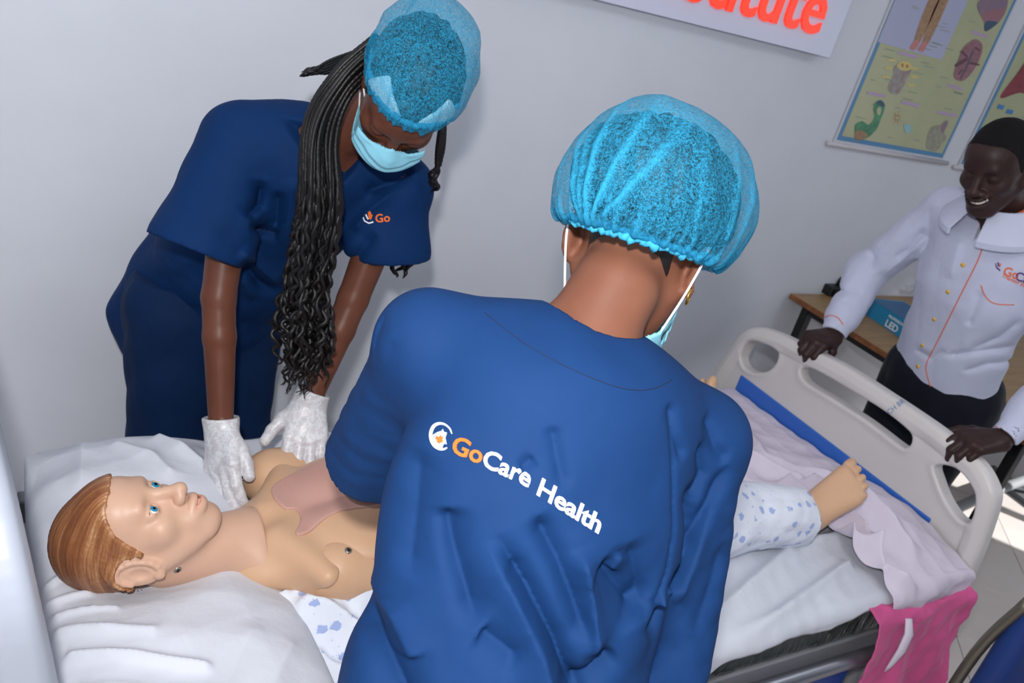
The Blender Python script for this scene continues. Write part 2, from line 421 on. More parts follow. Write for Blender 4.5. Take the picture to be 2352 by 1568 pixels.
foot_out = [(1.85, .38), (1.826, .62), (1.794, .776), (1.766, .844), (1.713, .882), (1.634, .902), (1.545, .913), (1.378, .932), (1.204, .935), (1.073, .934), (1.002, .929), (.918, .917), (.864, .888), (.838, .854), (.821, .784), (.805, .684), (.79, .52), (.785, .38), (1.0, .36), (1.3, .36), (1.6, .36)]
fk = FX / 2.2; kf = lambda L: [(y * fk, EYE - (EYE - z) * fk) for y, z in L]; foot_out = kf(foot_out)
hole1 = kf([(1.737, .758), (1.736, .808), (1.708, .835), (1.627, .852), (1.602, .832), (1.611, .785), (1.652, .749), (1.704, .736)])
slot = kf([(1.508, .842), (1.475, .820), (1.37, .826), (1.243, .832), (1.13, .828), (1.106, .832), (1.097, .854), (1.117, .878), (1.2, .888), (1.32, .882), (1.44, .873), (1.49, .862)])
hole2 = kf([(1.011, .839), (.984, .807), (.94, .775), (.89, .757), (.864, .77), (.872, .815), (.90, .85), (.962, .866)])
fb = board('footboard', foot_out, [hole1, slot, hole2], lambda z: FX + 0 * z, 0.019, M_PL, 1.0)
box('blue_panel', (FX - 0.0205, 1.355, 0.580), (0.004, 0.385, 0.108), M_BL, fb, bevel=0.0038)
head_out = [(1.84, .36), (1.82, .72), (1.78, 1.0), (1.70, 1.12), (1.5, 1.16), (1.28, 1.17), (1.05, 1.16), (.90, 1.13), (.815, 1.04), (.80, .9), (.80, .6), (.79, .36), (1.3, .34)]
hx = lambda z: 0.060 - 0.16 * (z - 0.9)
hb = board('headboard', head_out, [[(1.70, .98), (1.66, 1.07), (1.56, 1.08), (1.56, 1.0), (1.6, .93)], [(1.48, 1.03), (1.3, 1.04), (1.12, 1.03), (1.12, 1.09), (1.3, 1.10), (1.48, 1.09)], [(.92, .98), (.96, 1.07), (1.05, 1.08), (1.05, 1.0), (1.0, .93)]], hx, 0.022, M_PLW, 1.0, 0.075)
box('blue_panel', (0.093, 1.25, 0.50), (0.004, 0.34, 0.08), M_BL, hb, axes=(unit((1, .075, 0)), unit((-.075, 1, 0)), (0, 0, 1)), bevel=0.0038)
# frame, deck, legs, castors, side tube
bm = bmesh.new()
for y in (0.85, 1.71): add_box(bm, (1.12, y, 0.455), (1.02, 0.02, 0.03), bevel=0.004)
for x in (0.16, 0.8, 1.45, 2.1): add_box(bm, (x, 1.28, 0.455), (0.02, 0.42, 0.025), bevel=0.004)
bm_obj('bed_frame', bm, M_GREYM, bed)
sl0 = box('slat', (0.2, 1.28, 0.486), (0.055, 0.43, 0.005), M_GREYM, bed, bevel=0.002)
for i in range(1, 15):
    o = sl0.copy(); COL.objects.link(o); o.parent = bed; o.location = sl0.location + Vector((i * 0.134, 0, 0))
for x in (0.2, 2.06):
    for y in (0.88, 1.68):
        lg = tube('leg', [(x, y, 0.45), (x, y, 0.1)], 0.019, M_GREYM, bed, 10)
        tube('castor', [(x, y - .016, 0.05), (x, y + .016, 0.05)], 0.05, M_BLK, lg, 16)
tube('side_tube', [(0.2, .80, .475), (1.0, .79, .475), (1.86, .785, .475), (1.93, .79, .45), (1.95, .80, .40)], 0.019, M_STEEL, bed, 12, n=6)
bm = bmesh.new(); add_box(bm, (1.4, .80, .40), (.42, .012, .045), bevel=.006); bm_obj('rail_plate', bm, mat('blue_rail_plate', '1E4E9C', 0.45), bed)
# mattress under clear plastic wrap
def matt(P):
    q = np.abs(P - np.array([1.155, 1.235, .553], np.float32)) - np.array([1.035, .408, .062], np.float32) + .03
    m = np.maximum(q, 0); d = np.sqrt((m ** 2).sum(1)) + np.minimum(q.max(1), 0) - .03
    return d + .004 * wm1(P) + .002 * wm2(P)
wm1 = wob(5, 22, 5, stretch=(.5, 1, 1.2)); wm2 = wob(6, 70, 5, True, (1, .4, .4))
def wrap_mat():
    t = NT('green_mattress_in_clear_wrap'); co = t.coord()
    t.l(t.ramp(t.noise(co, 6, 4), [(.35, srgb('10201B')), (.62, srgb('1B2C28')), (.75, srgb('331622'))]), t.b.inputs['Base Color'])
    t.b.inputs['Roughness'].default_value = .5; t.b.inputs['Coat Weight'].default_value = 1; t.b.inputs['Coat Roughness'].default_value = .08
    mp = t.coord((30, 30, 8)); n = t.bump(t.noise(mp, 1.6, 4), .9, .012); b = t.b.inputs['Coat Normal']; t.l(n, b); return t.m
mt = sdf_obj('mattress', matt, (.08, .79, .47), (2.24, 1.76, .66), .011, wrap_mat())
tag(mt, 'dark green mattress in clear plastic wrap on the hospital bed', 'mattress')

# ---------------------------------------------------------------- cloths
def ridges(spec):
    """spec: list of (polyline xy, width, height) -> height field of soft ridges / creases"""
    L = [(np.array(p, float), w, hgt) for p, w, hgt in spec]
    def f(x, y):
        s = np.zeros_like(x)
        for p, w, hgt in L:
            d = np.full(x.shape, 1e9)
            for a, b in zip(p[:-1], p[1:]):
                e = b - a; t = np.clip(((x - a[0]) * e[0] + (y - a[1]) * e[1]) / (e @ e), 0, 1); d = np.minimum(d, (x - a[0] - t * e[0]) ** 2 + (y - a[1] - t * e[1]) ** 2)
            s = s + hgt * (.5 * np.exp(-d / (w * w)) + .6 * np.exp(-np.sqrt(d) / (.6 * w)))
        return s
    return f
def cloth(name, m, parent, x0, x1, nx, yfar, s_len, ns, top, ynear, hem, seed, amp=.006, freq=18, zdrop=0.0, thick=.0025, out=0.02, extra=None, side_hang=0.0, keep=None):
    """sheet lying on the bed from yfar to ynear (bed edge), then hanging down; hem(x) is the hanging length"""
    u = np.linspace(0, 1, nx); s = np.linspace(0, 1, ns); U, S = np.meshgrid(u, s, indexing='ij')
    xa = x0(yfar - S * (yfar - ynear + .1)) if callable(x0) else x0; X = xa + (x1 - xa) * U
    flat = yfar - ynear; Ltot = flat + hem(X); A = S * Ltot; R = .035
    on = A < flat - R
    th = np.clip((A - (flat - R)) / R, 0, math.pi / 2); dn = np.maximum(A - (flat - R) - R * math.pi / 2, 0)
    Y = np.where(on, yfar - A, ynear + R - R * np.sin(th)); Z0 = np.where(on, 0, -R + R * np.cos(th)) - dn
    w1 = wob(seed, freq, 6); w2 = wob(seed + 1, freq * 2.2, 6, True); w3 = wob(seed + 2, freq * 1.1, 5, True, (1, .15, .15))
    P = np.stack([X, Y + 0 * X, Z0], -1).reshape(-1, 3).astype(np.float32)
    n1 = (w1(P) * amp + w2(P) * amp * .5).reshape(X.shape); n3 = w3(P).reshape(X.shape)
    hang = np.sin(th); Zt = top(X, Y) * (1 - .0 * hang)
    base_edge = top(X, np.full_like(Y, ynear + R))
    Z = np.where(on, Zt, base_edge + Z0) + n1 * (1 - hang) ; Z = Z + (extra(X, Y) if extra is not None else 0) * (1 - hang)
    Y = Y - hang * (n3 * (.35 * amp + .18 * dn) + out * dn + n1)
    Xo = X + hang * .5 * n1
    v = np.stack([Xo, Y, Z], -1).reshape(-1, 3); fc = grid_faces(nx, ns)
    if keep is not None:
        k = keep(X, Y, A).reshape(-1); fc = [q for q in fc if k[list(q)].all()]
        used = np.unique(np.array(fc)); mp = -np.ones(len(v), int); mp[used] = np.arange(len(used)); v = v[used]; fc = [tuple(mp[i] for i in q) for q in fc]
    o = mesh_obj(name, v, fc, m, parent); md = o.modifiers.new('thickness', 'SOLIDIFY'); md.thickness = thick; md.offset = 0
    return o
M_WS = fabric('white_cotton', 'D0D4DE', .85, .15, .0, 1200, .06, .28, 20, .02)
M_PS = fabric('pale_pink_cotton', 'D3CBDA', .85, .15, .0, 1200, .06, .35, 18, .03)
M_PK = fabric('pink_knit', 'CE5C90', .95, .08, .15, 420, .5, .3, 20, .12)
ZB = .632
sheet_r = ridges([([(1.30, .86), (1.75, 1.02), (1.95, 1.02)], .022, .016), ([(1.30, .95), (1.7, 1.08)], .02, .012), ([(1.35, .80), (1.85, .93)], .016, .014), ([(.30, 1.60), (.36, 1.52)], .025, .010), ([(.50, 1.60), (.47, 1.5), (.52, 1.42)], .024, .018), ([(.62, 1.62), (.68, 1.5)], .022, .012), ([(.8, 1.58), (.9, 1.4)], .03, .015)])
ws = cloth('bed_sheet', M_WS, None, .13, 2.19, 300, 1.655, 1, 150, lambda x, y: ZB + 0 * x, .805, lambda x: .022 + .012 * np.sin(x * 9) + .008 * np.sin(x * 23 + 1) + .13 * np.exp(-((x - 1.24) / .07) ** 2) + .06 * np.clip((1.2 - x) / .1, 0, 1), 11, .005, 16, extra=lambda x, y: 1.5 * sheet_r(x, y))
tag(ws, 'rumpled white bed sheet spread over the green mattress', 'bed sheet')
def foot_top(x, y):
    z = ZB + .012 + 0 * x
    z = z + .07 * np.exp(-((y - 1.45) / .12) ** 2) * np.clip((x - 1.45) / .1, 0, 1) * np.clip((1.95 - x) / .2, 0, 1)
    z = z + .060 * np.exp(-((x - 2.12) / .16) ** 2 - ((y - 1.02) / .20) ** 2) + .03 * np.exp(-((x - 1.95) / .12) ** 2 - ((y - 1.10) / .12) ** 2)
    return z
foot_r = ridges([([(1.52, 1.62), (1.72, 1.40), (1.80, 1.12)], .03, .02), ([(1.66, 1.66), (1.84, 1.46), (1.95, 1.22)], .028, .022), ([(1.88, 1.20), (1.84, 1.02), (1.90, .92)], .022, .035), ([(1.95, 1.18), (1.93, .98), (1.88, .86), (1.93, .80)], .018, .03), ([(1.86, .98), (1.70, .94)], .02, .025), ([(2.05, 1.15), (2.02, .9)], .03, .02), ([(1.80, 1.12), (1.70, 1.16), (1.62, 1.20)], .02, .018), ([(2.06, 1.6), (1.96, 1.35), (2.04, 1.2)], .03, .018), ([(1.6, 1.5), (1.75, 1.25)], .02, .012)])
def foot_keep(x, y, a): return (x > 1.60 + .27 * np.clip((1.22 - y) / .25, 0, 1) - .1 * np.clip((y - 1.4) / .3, 0, 1) + .012 * np.sin(y * 40)) 
ps = cloth('draw_sheet', M_PS, None, lambda y: 1.60 + .27 * np.clip((1.22 - y) / .25, 0, 1) - .1 * np.clip((y - 1.4) / .3, 0, 1) + .004 * np.sin(y * 40), 2.208, 190, 1.74, 1, 240, foot_top, .785, lambda x: .10 + .05 * np.clip((x - 2.0) / .12, -1, 1) + .012 * np.sin(x * 40), 21, .009, 22, extra=lambda x, y: 1.5 * foot_r(x, y))
tag(ps, 'pale pink draw sheet bunched up against the blue footboard panel', 'bed sheet')
def pk_top(x, y): return ZB - .022 + 0 * x
pk = cloth('pink_blanket', M_PK, None, 1.80, 2.20, 130, .88, 1, 150, pk_top, .758, lambda x: .42 + .05 * np.sin(x * 14 + 2), 31, .010, 26, out=.10, thick=.004)
tag(pk, 'bright pink knitted blanket hanging over the bed side below the sheets', 'blanket')
# white knot of sheet hanging by the pink blanket
M_TAIL = M_PS
tl = tube('sheet_tail', [(1.905, .765, .60), (1.90, .745, .57), (1.885, .735, .53), (1.875, .735, .49), (1.87, .737, .465)], [.010, .013, .012, .008, .003], M_TAIL, None, 10, flat=.45)
place(tl, ps)

# pillow
def pillow(name, c, hx_, hy_, hz_, m, seed, dent=None, crease=None, nu=150, nv=190):
    u = np.linspace(-1, 1, nu); v = np.linspace(-1, 1, nv); vs = []; fs = []
    w1 = wob(seed, 20, 6); w2 = wob(seed + 3, 36, 6, True, (.6, 1.2, .3)); w3 = wob(seed + 4, 9, 4)
    U, Vv = np.meshgrid(u, v, indexing='ij'); ex = 2.6
    prof = np.maximum(1 - np.abs(U) ** ex, 0) ** .55 * np.maximum(1 - np.abs(Vv) ** ex, 0) ** .55
    edge = 1 - .06 * (np.abs(Vv) ** 2) * (np.abs(U) ** 2)
    for sgn in (1, -1):
        Y = c[1] + hy_ * Vv * edge; X = c[0] + hx_ * U * edge * (1 + .10 * (U > 0) * np.clip((1.15 - Y) / .3, -1, 1.2) * U)
        P = np.stack([X, Y, 0 * X], -1).reshape(-1, 3).astype(np.float32)
        Z = c[2] + sgn * hz_ * prof + (.004 * w1(P) + .004 * w2(P) + .008 * w3(P)).reshape(X.shape) * np.minimum(prof * 3, 1)
        if sgn > 0 and dent is not None: Z = Z + dent(X, Y)
        if sgn > 0 and crease is not None: Z = Z + crease(X, Y)
        if sgn < 0: Z = np.maximum(Z, ZB + .001 + .0 * Z)
        o = len(vs); vs += list(np.stack([X, Y, Z], -1).reshape(-1, 3)); f = grid_faces(nu, nv)
        fs += [tuple(i + o for i in (q if sgn > 0 else q[::-1])) for q in f]
    return mesh_obj(name, vs, fs, m)
pcr = ridges([([(.12, 1.08), (.24, 1.02)], .012, .010), ([(.13, 1.02), (.30, .93)], .010, .012), ([(.12, 1.12), (.20, 1.10)], .008, .008), ([(.14, .95), (.33, .86)], .014, .010), ([(.30, .86), (.38, .98)], .02, .006), ([(.36, .84), (.44, .95)], .02, .008),
              ([(.26, 1.53), (.31, 1.46), (.33, 1.40)], .018, .014), ([(.34, 1.55), (.40, 1.44)], .022, .018), ([(.2, 1.56), (.18, 1.4)], .025, .01), ([(.11, 1.16), (.17, 1.16)], .007, .008), ([(.11, 1.20), (.16, 1.22)], .007, .008)])
def pdent(x, y): return -.068 * np.exp(-((x - .25) / .14) ** 2 - ((y - 1.20) / .115) ** 2) - .02 * np.exp(-((x - .45) / .06) ** 2 - ((y - 1.22) / .16) ** 2)
pl = pillow('pillow', (.292, 1.195, .668), .200, .425, .092, M_WS, 41, pdent, pcr)
tag(pl, 'plump white pillow under the head of the training manikin', 'pillow')
# ================================================================ table by the wall and what lies on it
M_WOOD = None
def wood_mat():
    t = NT('varnished_tabletop'); co = t.coord((1.5, 14, 14)); f = t.noise(co, 3, 6, .6)
    t.l(t.ramp(f, [(.3, srgb('8E7049')), (.7, srgb('A8875A'))]), t.b.inputs['Base Color']); t.b.inputs['Roughness'].default_value = .4; return t.m
def edge_mat():
    t = NT('worn_board_edge'); co = t.coord(9); f = t.noise(co, 1.5, 5)
    t.l(t.ramp(f, [(.35, srgb('6E3E22')), (.6, srgb('9A6236'))]), t.b.inputs['Base Color']); t.b.inputs['Roughness'].default_value = .6; return t.m
M_WOOD = wood_mat(); M_EDGE = edge_mat(); M_BM = mat('black_painted_steel', '141416', 0.45)
TZ = .765
tx0 = atZ(1794, 659, TZ)[0]; ty1 = WY - .015; ty0 = 1.14; tx1 = tx0 + 1.5
tb = thing('table', 'long wooden table with black steel frame standing along the wall', 'table', (tx0 + .75, 1.65, 0))
box('table_top', ((tx0 + tx1) / 2, (ty0 + ty1) / 2, TZ - .010), ((tx1 - tx0) / 2, (ty1 - ty0) / 2, .010), M_WOOD, tb, bevel=.003)
bm = bmesh.new()
add_box(bm, (tx0 - .0005, (ty0 + ty1) / 2, TZ - .0115), (.0025, (ty1 - ty0) / 2, .011), bevel=.001, seg=1); add_box(bm, ((tx0 + tx1) / 2, ty0 - .0005, TZ - .0115), ((tx1 - tx0) / 2, .0025, .011), bevel=.001, seg=1)
bm_obj('edge_band', bm, M_EDGE, tb)
bm = bmesh.new()
for y in (ty0 + .05, ty1 - .05): add_box(bm, ((tx0 + tx1) / 2, y, TZ - .045), ((tx1 - tx0) / 2 - .07, .014, .024), bevel=.002)
for x in (tx0 + .085, tx1 - .085): add_box(bm, (x, (ty0 + ty1) / 2, TZ - .045), (.014, (ty1 - ty0) / 2 - .04, .024), bevel=.002)
bm_obj('apron', bm, M_BM, tb)
for x in (tx0 + .085, tx1 - .085):
    for y in (ty0 + .05, ty1 - .05): box('leg', (x, y, (TZ - .03) / 2), (.019, .019, (TZ - .03) / 2), M_BM, tb, bevel=.003)
# blue carton
def on_table(px, py): return atZ(px, py, TZ)
bx = thing('lamp_carton', 'blue cardboard LED lamp carton lying on the wooden table', 'box', tuple(on_table(2060, 735)))
ca = on_table(1993, 726); cb = on_table(2062, 772); e1 = unit(cb - ca); e2 = V3(-e1[1], e1[0], 0); e2 = e2 if e2[0] > 0 else -e2
M_CB = mat('blue_carton_side', '1E86B4', .5); M_CT = mat('blue_carton_top', '1D5F8E', .45, var=.15, vscale=30)
cc = ca + e1 * .10 + e2 * .10
box('carton', (cc[0], cc[1], TZ + .034), (.13, .10, .034), M_CB, bx, axes=(e1, e2, (0, 0, 1)), bevel=.002)
box('carton_print', (cc[0], cc[1], TZ + .0683), (.124, .094, .0006), M_CT, bx, axes=(e1, e2, (0, 0, 1)), bevel=0)
def on_face(s, size, o, a, b, m, name, parent, off=0.0, ex=.0006):
    v, f = text_geo(s, size, ex, off); nrm = np.cross(a, b)
    return mesh_obj(name, [np.array(o) + p[0] * np.array(a) + p[1] * np.array(b) + p[2] * nrm for p in v], f, m, parent, smooth=False)
M_WT = mat('white_print', 'E8EEF2', .5)
lo = cc - e2 * .1005 - e1 * .005
on_face('LED', .040, (lo[0], lo[1], TZ + .008), e1, (0, 0, 1), M_WT, 'lettering', bx, .001); on_face('PROFESSIONAL', .015, (lo[0], lo[1], TZ + .046), e1, (0, 0, 1), M_WT, 'lettering', bx, .0003)
# black camera battery grip / adapter
c = on_table(1893, 664)
bk = thing('black_adapter', 'small black electronic adapter with knob at the far table edge', 'adapter', tuple(c))
box('body', (c[0], c[1] - .04, TZ + .022), (.06, .035, .022), M_BM, bk, axes=(unit((1, .1, 0)), unit((-.1, 1, 0)), (0, 0, 1)), bevel=.006)
tube('knob', [(c[0] + .03, c[1] - .04, TZ + .03), (c[0] + .03, c[1] - .055, TZ + .07)], .022, M_BLK, bk, 16); tube('plug', [(c[0] - .03, c[1] - .075, TZ + .02), (c[0] - .03, c[1] - .10, TZ + .02)], .012, M_BLK, bk, 10)
# keys
c = on_table(1972, 702); ky = thing('key_bunch', 'small bunch of metal keys beside the blue carton', 'keys', tuple(c)); mk = mat('key_metal', 'B5B4A8', .3, metal=.9)
for i, a in enumerate((.2, 1.3, 2.6, 4.0)):
    d = V3(math.cos(a), math.sin(a), 0); tube('key', [c + d * .01 + V3(0, 0, .006 + i * .003), c + d * .05 + V3(0, 0, .004)], [.007, .003], mk, ky, 6, flat=.4)
tube('key_ring', [c + V3(math.cos(a) * .018, math.sin(a) * .018, .012) for a in np.linspace(0, 6.28, 14)[:-1]], .002, mk, ky, 5, closed=True)
box('key_fob', tuple(c + V3(.03, .03, .009)), (.022, .013, .008), M_BLK, ky, bevel=.003)
# clear plastic bag with red bits
c = on_table(2062, 668)
def plastic():
    t = NT('clear_plastic_bag'); t.b.inputs['Base Color'].default_value = srgb('D8DCE0'); t.b.inputs['Roughness'].default_value = .12; t.b.inputs['Alpha'].default_value = .35; t.bump(t.noise(t.coord(), 40, 4), .8, .01); return t.m
wb = wob(77, 60, 6, True); s = Sdf(.02).add(ell(c + V3(0, 0, .03), (.09, .06, .032))).disp(lambda P: .006 * wb(P))
bg = sdf_obj('plastic_bag', s, c - .13, c + .13, .005, plastic()); tag(bg, 'crumpled clear plastic bag behind the blue carton', 'plastic bag')
tg = box('red_packet', tuple(c + V3(.035, -.005, .027)), (.028, .02, .010), mat('red_plastic', 'C8302C', .5), None, bevel=.004); tag(tg, 'small red packet inside the clear plastic bag', 'packet')
sc = thing('black_cable_clip', 'black cable end leaning behind the plastic bag on the table', 'cable', tuple(c + V3(.12, .05, 0)))
tube('cable', [c + V3(.02, .07, .05), c + V3(.08, .08, .07), c + V3(.16, .06, .085), c + V3(.25, .05, .008)], [.004, .009, .012, .009], M_BLK, sc, 8, n=5)

# ================================================================ sign on the wall
sg = thing('wall_sign', 'white wall sign board with raised glowing red letters', 'sign', (1.6, WY, 2.0))
c1 = atY(1907, 130, WY - .055); c0 = atY(1370, 0, WY - .055); zb = (c1[2] + c0[2]) / 2 - .002; xr = c1[0]
SH = .62; XS0 = xr - 2.3
box('board', ((XS0 + xr) / 2, WY - .035, zb + SH / 2), ((xr - XS0) / 2, .02, SH / 2), mat('white_sign_acrylic', 'D6DAF0', .3, .5), sg, bevel=.001)
box('spacer', ((XS0 + xr) / 2, WY - .0075, zb + SH / 2), ((xr - XS0) / 2 - .06, .0075, SH / 2 - .05), mat('sign_spacer', '6E6A6C', .7), sg, bevel=0)
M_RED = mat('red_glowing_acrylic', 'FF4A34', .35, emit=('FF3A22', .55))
def letters(txt, size, off, y0, x_end, m):
    v, f = text_geo(txt, size, .012, off); w = v[:, 0].max()
    x0 = x_end - w
    # one mesh per letter: split by loose parts is not needed, set letter by letter
    full = ''
    for i, ch in enumerate(txt):
        if ch == ' ': full += ch; continue
        pre = text_geo(txt[:i + 1], size, .012, off)[0][:, 0].max(); lv, lf = text_geo(ch, size, .012, off); dx = pre - lv[:, 0].max()
        mesh_obj('letter', [(x0 + p[0] + dx, WY - .060 - p[2] * .5, y0 + p[1]) for p in lv], lf, m, sg, smooth=False)
e_r = atY(1880, 60, WY - .06); e_b = atY(1850, 74, WY - .06)
letters('Institute', .245, .003, e_b[2] + .004, e_r[0] + .01, M_RED)

# ================================================================ anatomy posters
def print_mat(name, a, b, sc_=40, c3=None):
    t = NT(name); co = t.coord(); f = t.noise(co, sc_, 5, .65); st = [(.32, srgb(a)), (.68, srgb(b))] + ([(.8, srgb(c3))] if c3 else [])
    t.l(t.ramp(f, st), t.b.inputs['Base Color']); t.b.inputs['Roughness'].default_value = .35; return t.m
M_PAPER = print_mat('poster_yellow_ink', 'A9AE88', 'B4B892', 3); M_PBL = mat('poster_blue_border', '4A86B4', .35); M_PLA = mat('poster_lavender_ink', 'A9AECB', .35); M_PWH = mat('poster_white_margin', 'C9CCD2', .35); M_ROD = mat('white_plastic_rod', 'C8C6CC', .4)
M_SKN = print_mat('printed_skin', '8A6A50', 'B08A62', 90); M_BRN = print_mat('printed_brain', '7E525C', 'A07078', 60); M_HRT = print_mat('printed_heart', '6A6E88', '9A7078', 40); M_GRN = print_mat('printed_green', '2F6E56', '4E9A6A', 40); M_GRY = print_mat('printed_grey', '7C7F74', 'A9A890', 50); M_BRC = print_mat('printed_cord', '8C6E62', '9FA2A4', 40); M_YEL = mat('printed_yellow', 'CDBE78', .4); M_TXT = mat('printed_caption', 'B59CC0', .4); M_LN = mat('printed_line', '8E9488', .5); M_DKR = print_mat('printed_dark_red', '6E1F2A', '9A3340', 30); M_ORG = mat('printed_orange', 'B0783C', .4); M_CY = mat('printed_cyan', '8FBCC4', .4); M_DKB = mat('printed_dark_blue', '35506A', .4); M_BLT = mat('printed_blue', '3A7EC0', .4); M_PKF = mat('printed_pink', 'C07A78', .4)
PT = WY - .008
pos_n = [0]
def poster(label, xa, xb, z0, z1):
    t = thing('anatomy_poster', label, 'poster', ((xa + xb) / 2, WY, z0), 'anatomy posters on rods')
    box('sheet', ((xa + xb) / 2, PT + .003, (z0 + z1) / 2), ((xb - xa) / 2, .0012, (z1 - z0) / 2), M_PWH, t, bevel=0)
    box('blue_border', ((xa + xb) / 2, PT + .0012, (z0 + z1) / 2), ((xb - xa) / 2 - .012, .0006, (z1 - z0) / 2 - .012), M_PBL, t, bevel=0)
    box('yellow_field', ((xa + xb) / 2, PT + .0002, (z0 + z1) / 2), ((xb - xa) / 2 - .030, .0006, (z1 - z0) / 2 - .030), M_PAPER, t, bevel=0)
    for z in (z0 - .006, z1 + .006): tube('rod', [(xa - .035, PT - .002, z), (xb + .035, PT - .002, z)], .0095, M_ROD, t, 10)
    return t
def flat(t, name, pts, m, lift=.001, n=6, smooth=True):
    """printed figure: a paper-flat outline on the poster"""
    q = cr_path([(p[0], p[1], 0) for p in pts], n, True) if smooth else np.array([(p[0], p[1], 0) for p in pts])
    tri = tessellate_polygon([[Vector((a, b, 0)) for a, b, _ in q]])
    return mesh_obj(name, [(a, PT - lift, b) for a, b, _ in q], tri, m, t, smooth=False)
pl0 = atY(1923, 319, PT); pr0 = atY(2163, 367, PT); pz0 = (pl0[2] + pr0[2]) / 2 - .01; pxa = pl0[0] - .012; pxb = pr0[0] + .012
po = poster('yellow nervous system anatomy poster with blue border beside the sign', pxa, pxb, pz0, pz0 + .98)
def pp(x, y): q = atY(x, y, PT); return (q[0], q[2])
Z8 = lambda L: [pp(1880 + a / 3.92, b / 3.92) for a, b in L]
# lavender field with the pair of legs
lt = pp(2056, 0)
a0 = Z8([(530, 375)])[0]; a1 = Z8([(1105, 540)])[0]
flat(po, 'lavender_field', [(a0[0], a0[1]), (a1[0], a0[1] - .002), (a1[0], pz0 + .93), (a0[0], pz0 + .93)], M_PLA, .0012, smooth=False)
def leg(cx, w, z0, z1, lean): return [(cx - w * .3, z0), (cx + w * .3, z0), (cx + w * .5, z0 + .12), (cx + w * .38 + lean * .5, z0 + .25), (cx + w * .75 + lean, z1), (cx - w * .45 + lean, z1), (cx - w * .3 + lean * .5, z0 + .26), (cx - w * .62, z0 + .13)]
f1 = Z8([(870, 385)])[0]; f2 = Z8([(945, 400)])[0]
flat(po, 'printed_leg', leg(f1[0] + .004, .055, f1[1], f1[1] + .42, .012), M_SKN, .002); flat(po, 'printed_leg', leg(f2[0] + .004, .055, f1[1] + .002, f1[1] + .42, .008), M_SKN, .002)
for g in (f1, f2): flat(po, 'printed_foot', [(g[0] - .022, g[1] - .022), (g[0] + .012, g[1] - .024), (g[0] + .018, g[1] + .006), (g[0] - .008, g[1] + .01)], M_PKF, .0024)
flat(po, 'printed_torso', [(f1[0] - .05, f1[1] + .40), (f2[0] + .07, f1[1] + .40), (f2[0] + .05, f1[1] + .52), (f1[0] - .03, f1[1] + .52)], M_SKN, .0016)
flat(po, 'printed_brain', Z8([(1215, 690), (1250, 560), (1300, 430), (1400, 355), (1465, 390), (1465, 480), (1400, 620), (1300, 725)]), M_BRN, .002)
flat(po, 'brain_fissure', Z8([(1275, 700), (1340, 560), (1385, 450), (1392, 455), (1350, 565), (1283, 702)]), M_DKB, .0026)
for L in ([(1230, 575), (1320, 520), (1335, 540), (1240, 600)], [(1365, 555), (1440, 575), (1435, 590), (1360, 575)], [(1290, 455), (1340, 505), (1330, 515), (1280, 470)], [(1410, 420), (1450, 450), (1445, 462), (1405, 435)], [(1250, 660), (1290, 620), (1296, 628), (1256, 672)]): flat(po, 'brain_groove', Z8(L), mat('printed_brain_groove', '5E3A46', .4), .0025)
flat(po, 'printed_heart', Z8([(1430, 80), (1450, 0), (1560, -60), (1690, -40), (1690, 80), (1620, 200), (1500, 280), (1490, 200)]), M_HRT, .002)
flat(po, 'heart_tip', Z8([(1500, 195), (1580, 190), (1600, 215), (1500, 282)]), M_DKB, .0024); flat(po, 'heart_wall', Z8([(1470, 130), (1540, 90), (1660, 80), (1640, 170), (1540, 190), (1480, 180)]), mat('printed_rose', '9A6A74', .4), .0023)
flat(po, 'printed_cord', Z8([(690, 590), (830, 600), (800, 700), (720, 840), (640, 830), (625, 770), (670, 690)]), M_BRC, .002)
flat(po, 'cord_section', Z8([(705, 580), (740, 550), (800, 555), (835, 590), (810, 630), (750, 632), (712, 610)]), M_YEL, .0024)
for L in ([(738, 575), (760, 570), (758, 605), (745, 600)], [(785, 580), (805, 585), (800, 610), (782, 605)]): flat(po, 'cord_horn', Z8(L), M_ORG, .0028)
for (a, b) in ((655, 540), (625, 610), (600, 690), (860, 615), (860, 690), (830, 765)): flat(po, 'nerve_root', Z8([(a - 30, b - 12), (a + 25, b - 8), (a + 30, b + 12), (a - 25, b + 10)]), M_YEL, .0022)
flat(po, 'printed_midbrain', Z8([(325, 1190), (330, 1120), (390, 1090), (450, 1120), (500, 1060), (490, 980), (510, 920), (560, 900), (595, 945), (580, 1010), (550, 1090), (520, 1160), (450, 1230), (370, 1262), (325, 1240)]), M_GRN, .002)
flat(po, 'midbrain_gap', Z8([(520, 985), (545, 960), (562, 985), (550, 1030), (530, 1030)]), M_PAPER, .0024); flat(po, 'midbrain_base', Z8([(325, 1200), (360, 1170), (430, 1200), (420, 1240), (360, 1260), (325, 1240)]), M_SKN, .0024); flat(po, 'midbrain_tip', Z8([(520, 920), (560, 902), (592, 940), (575, 960), (545, 945)]), M_DKB, .0024)
for k in range(9):
    a = k * .7; c = (705, 1060); flat(po, 'neuron_arm', Z8([(c[0] + math.cos(a + .25) * 14, c[1] + math.sin(a + .25) * 14), (c[0] + math.cos(a) * (45 + 30 * abs(math.sin(a))), c[1] + math.sin(a) * (45 + 30 * abs(math.sin(a)))), (c[0] + math.cos(a - .25) * 14, c[1] + math.sin(a - .25) * 14)]), M_ORG, .002, smooth=False)
flat(po, 'printed_glial_cell', Z8([(770, 1120), (830, 1130), (820, 1190), (780, 1190)]), M_CY, .002)
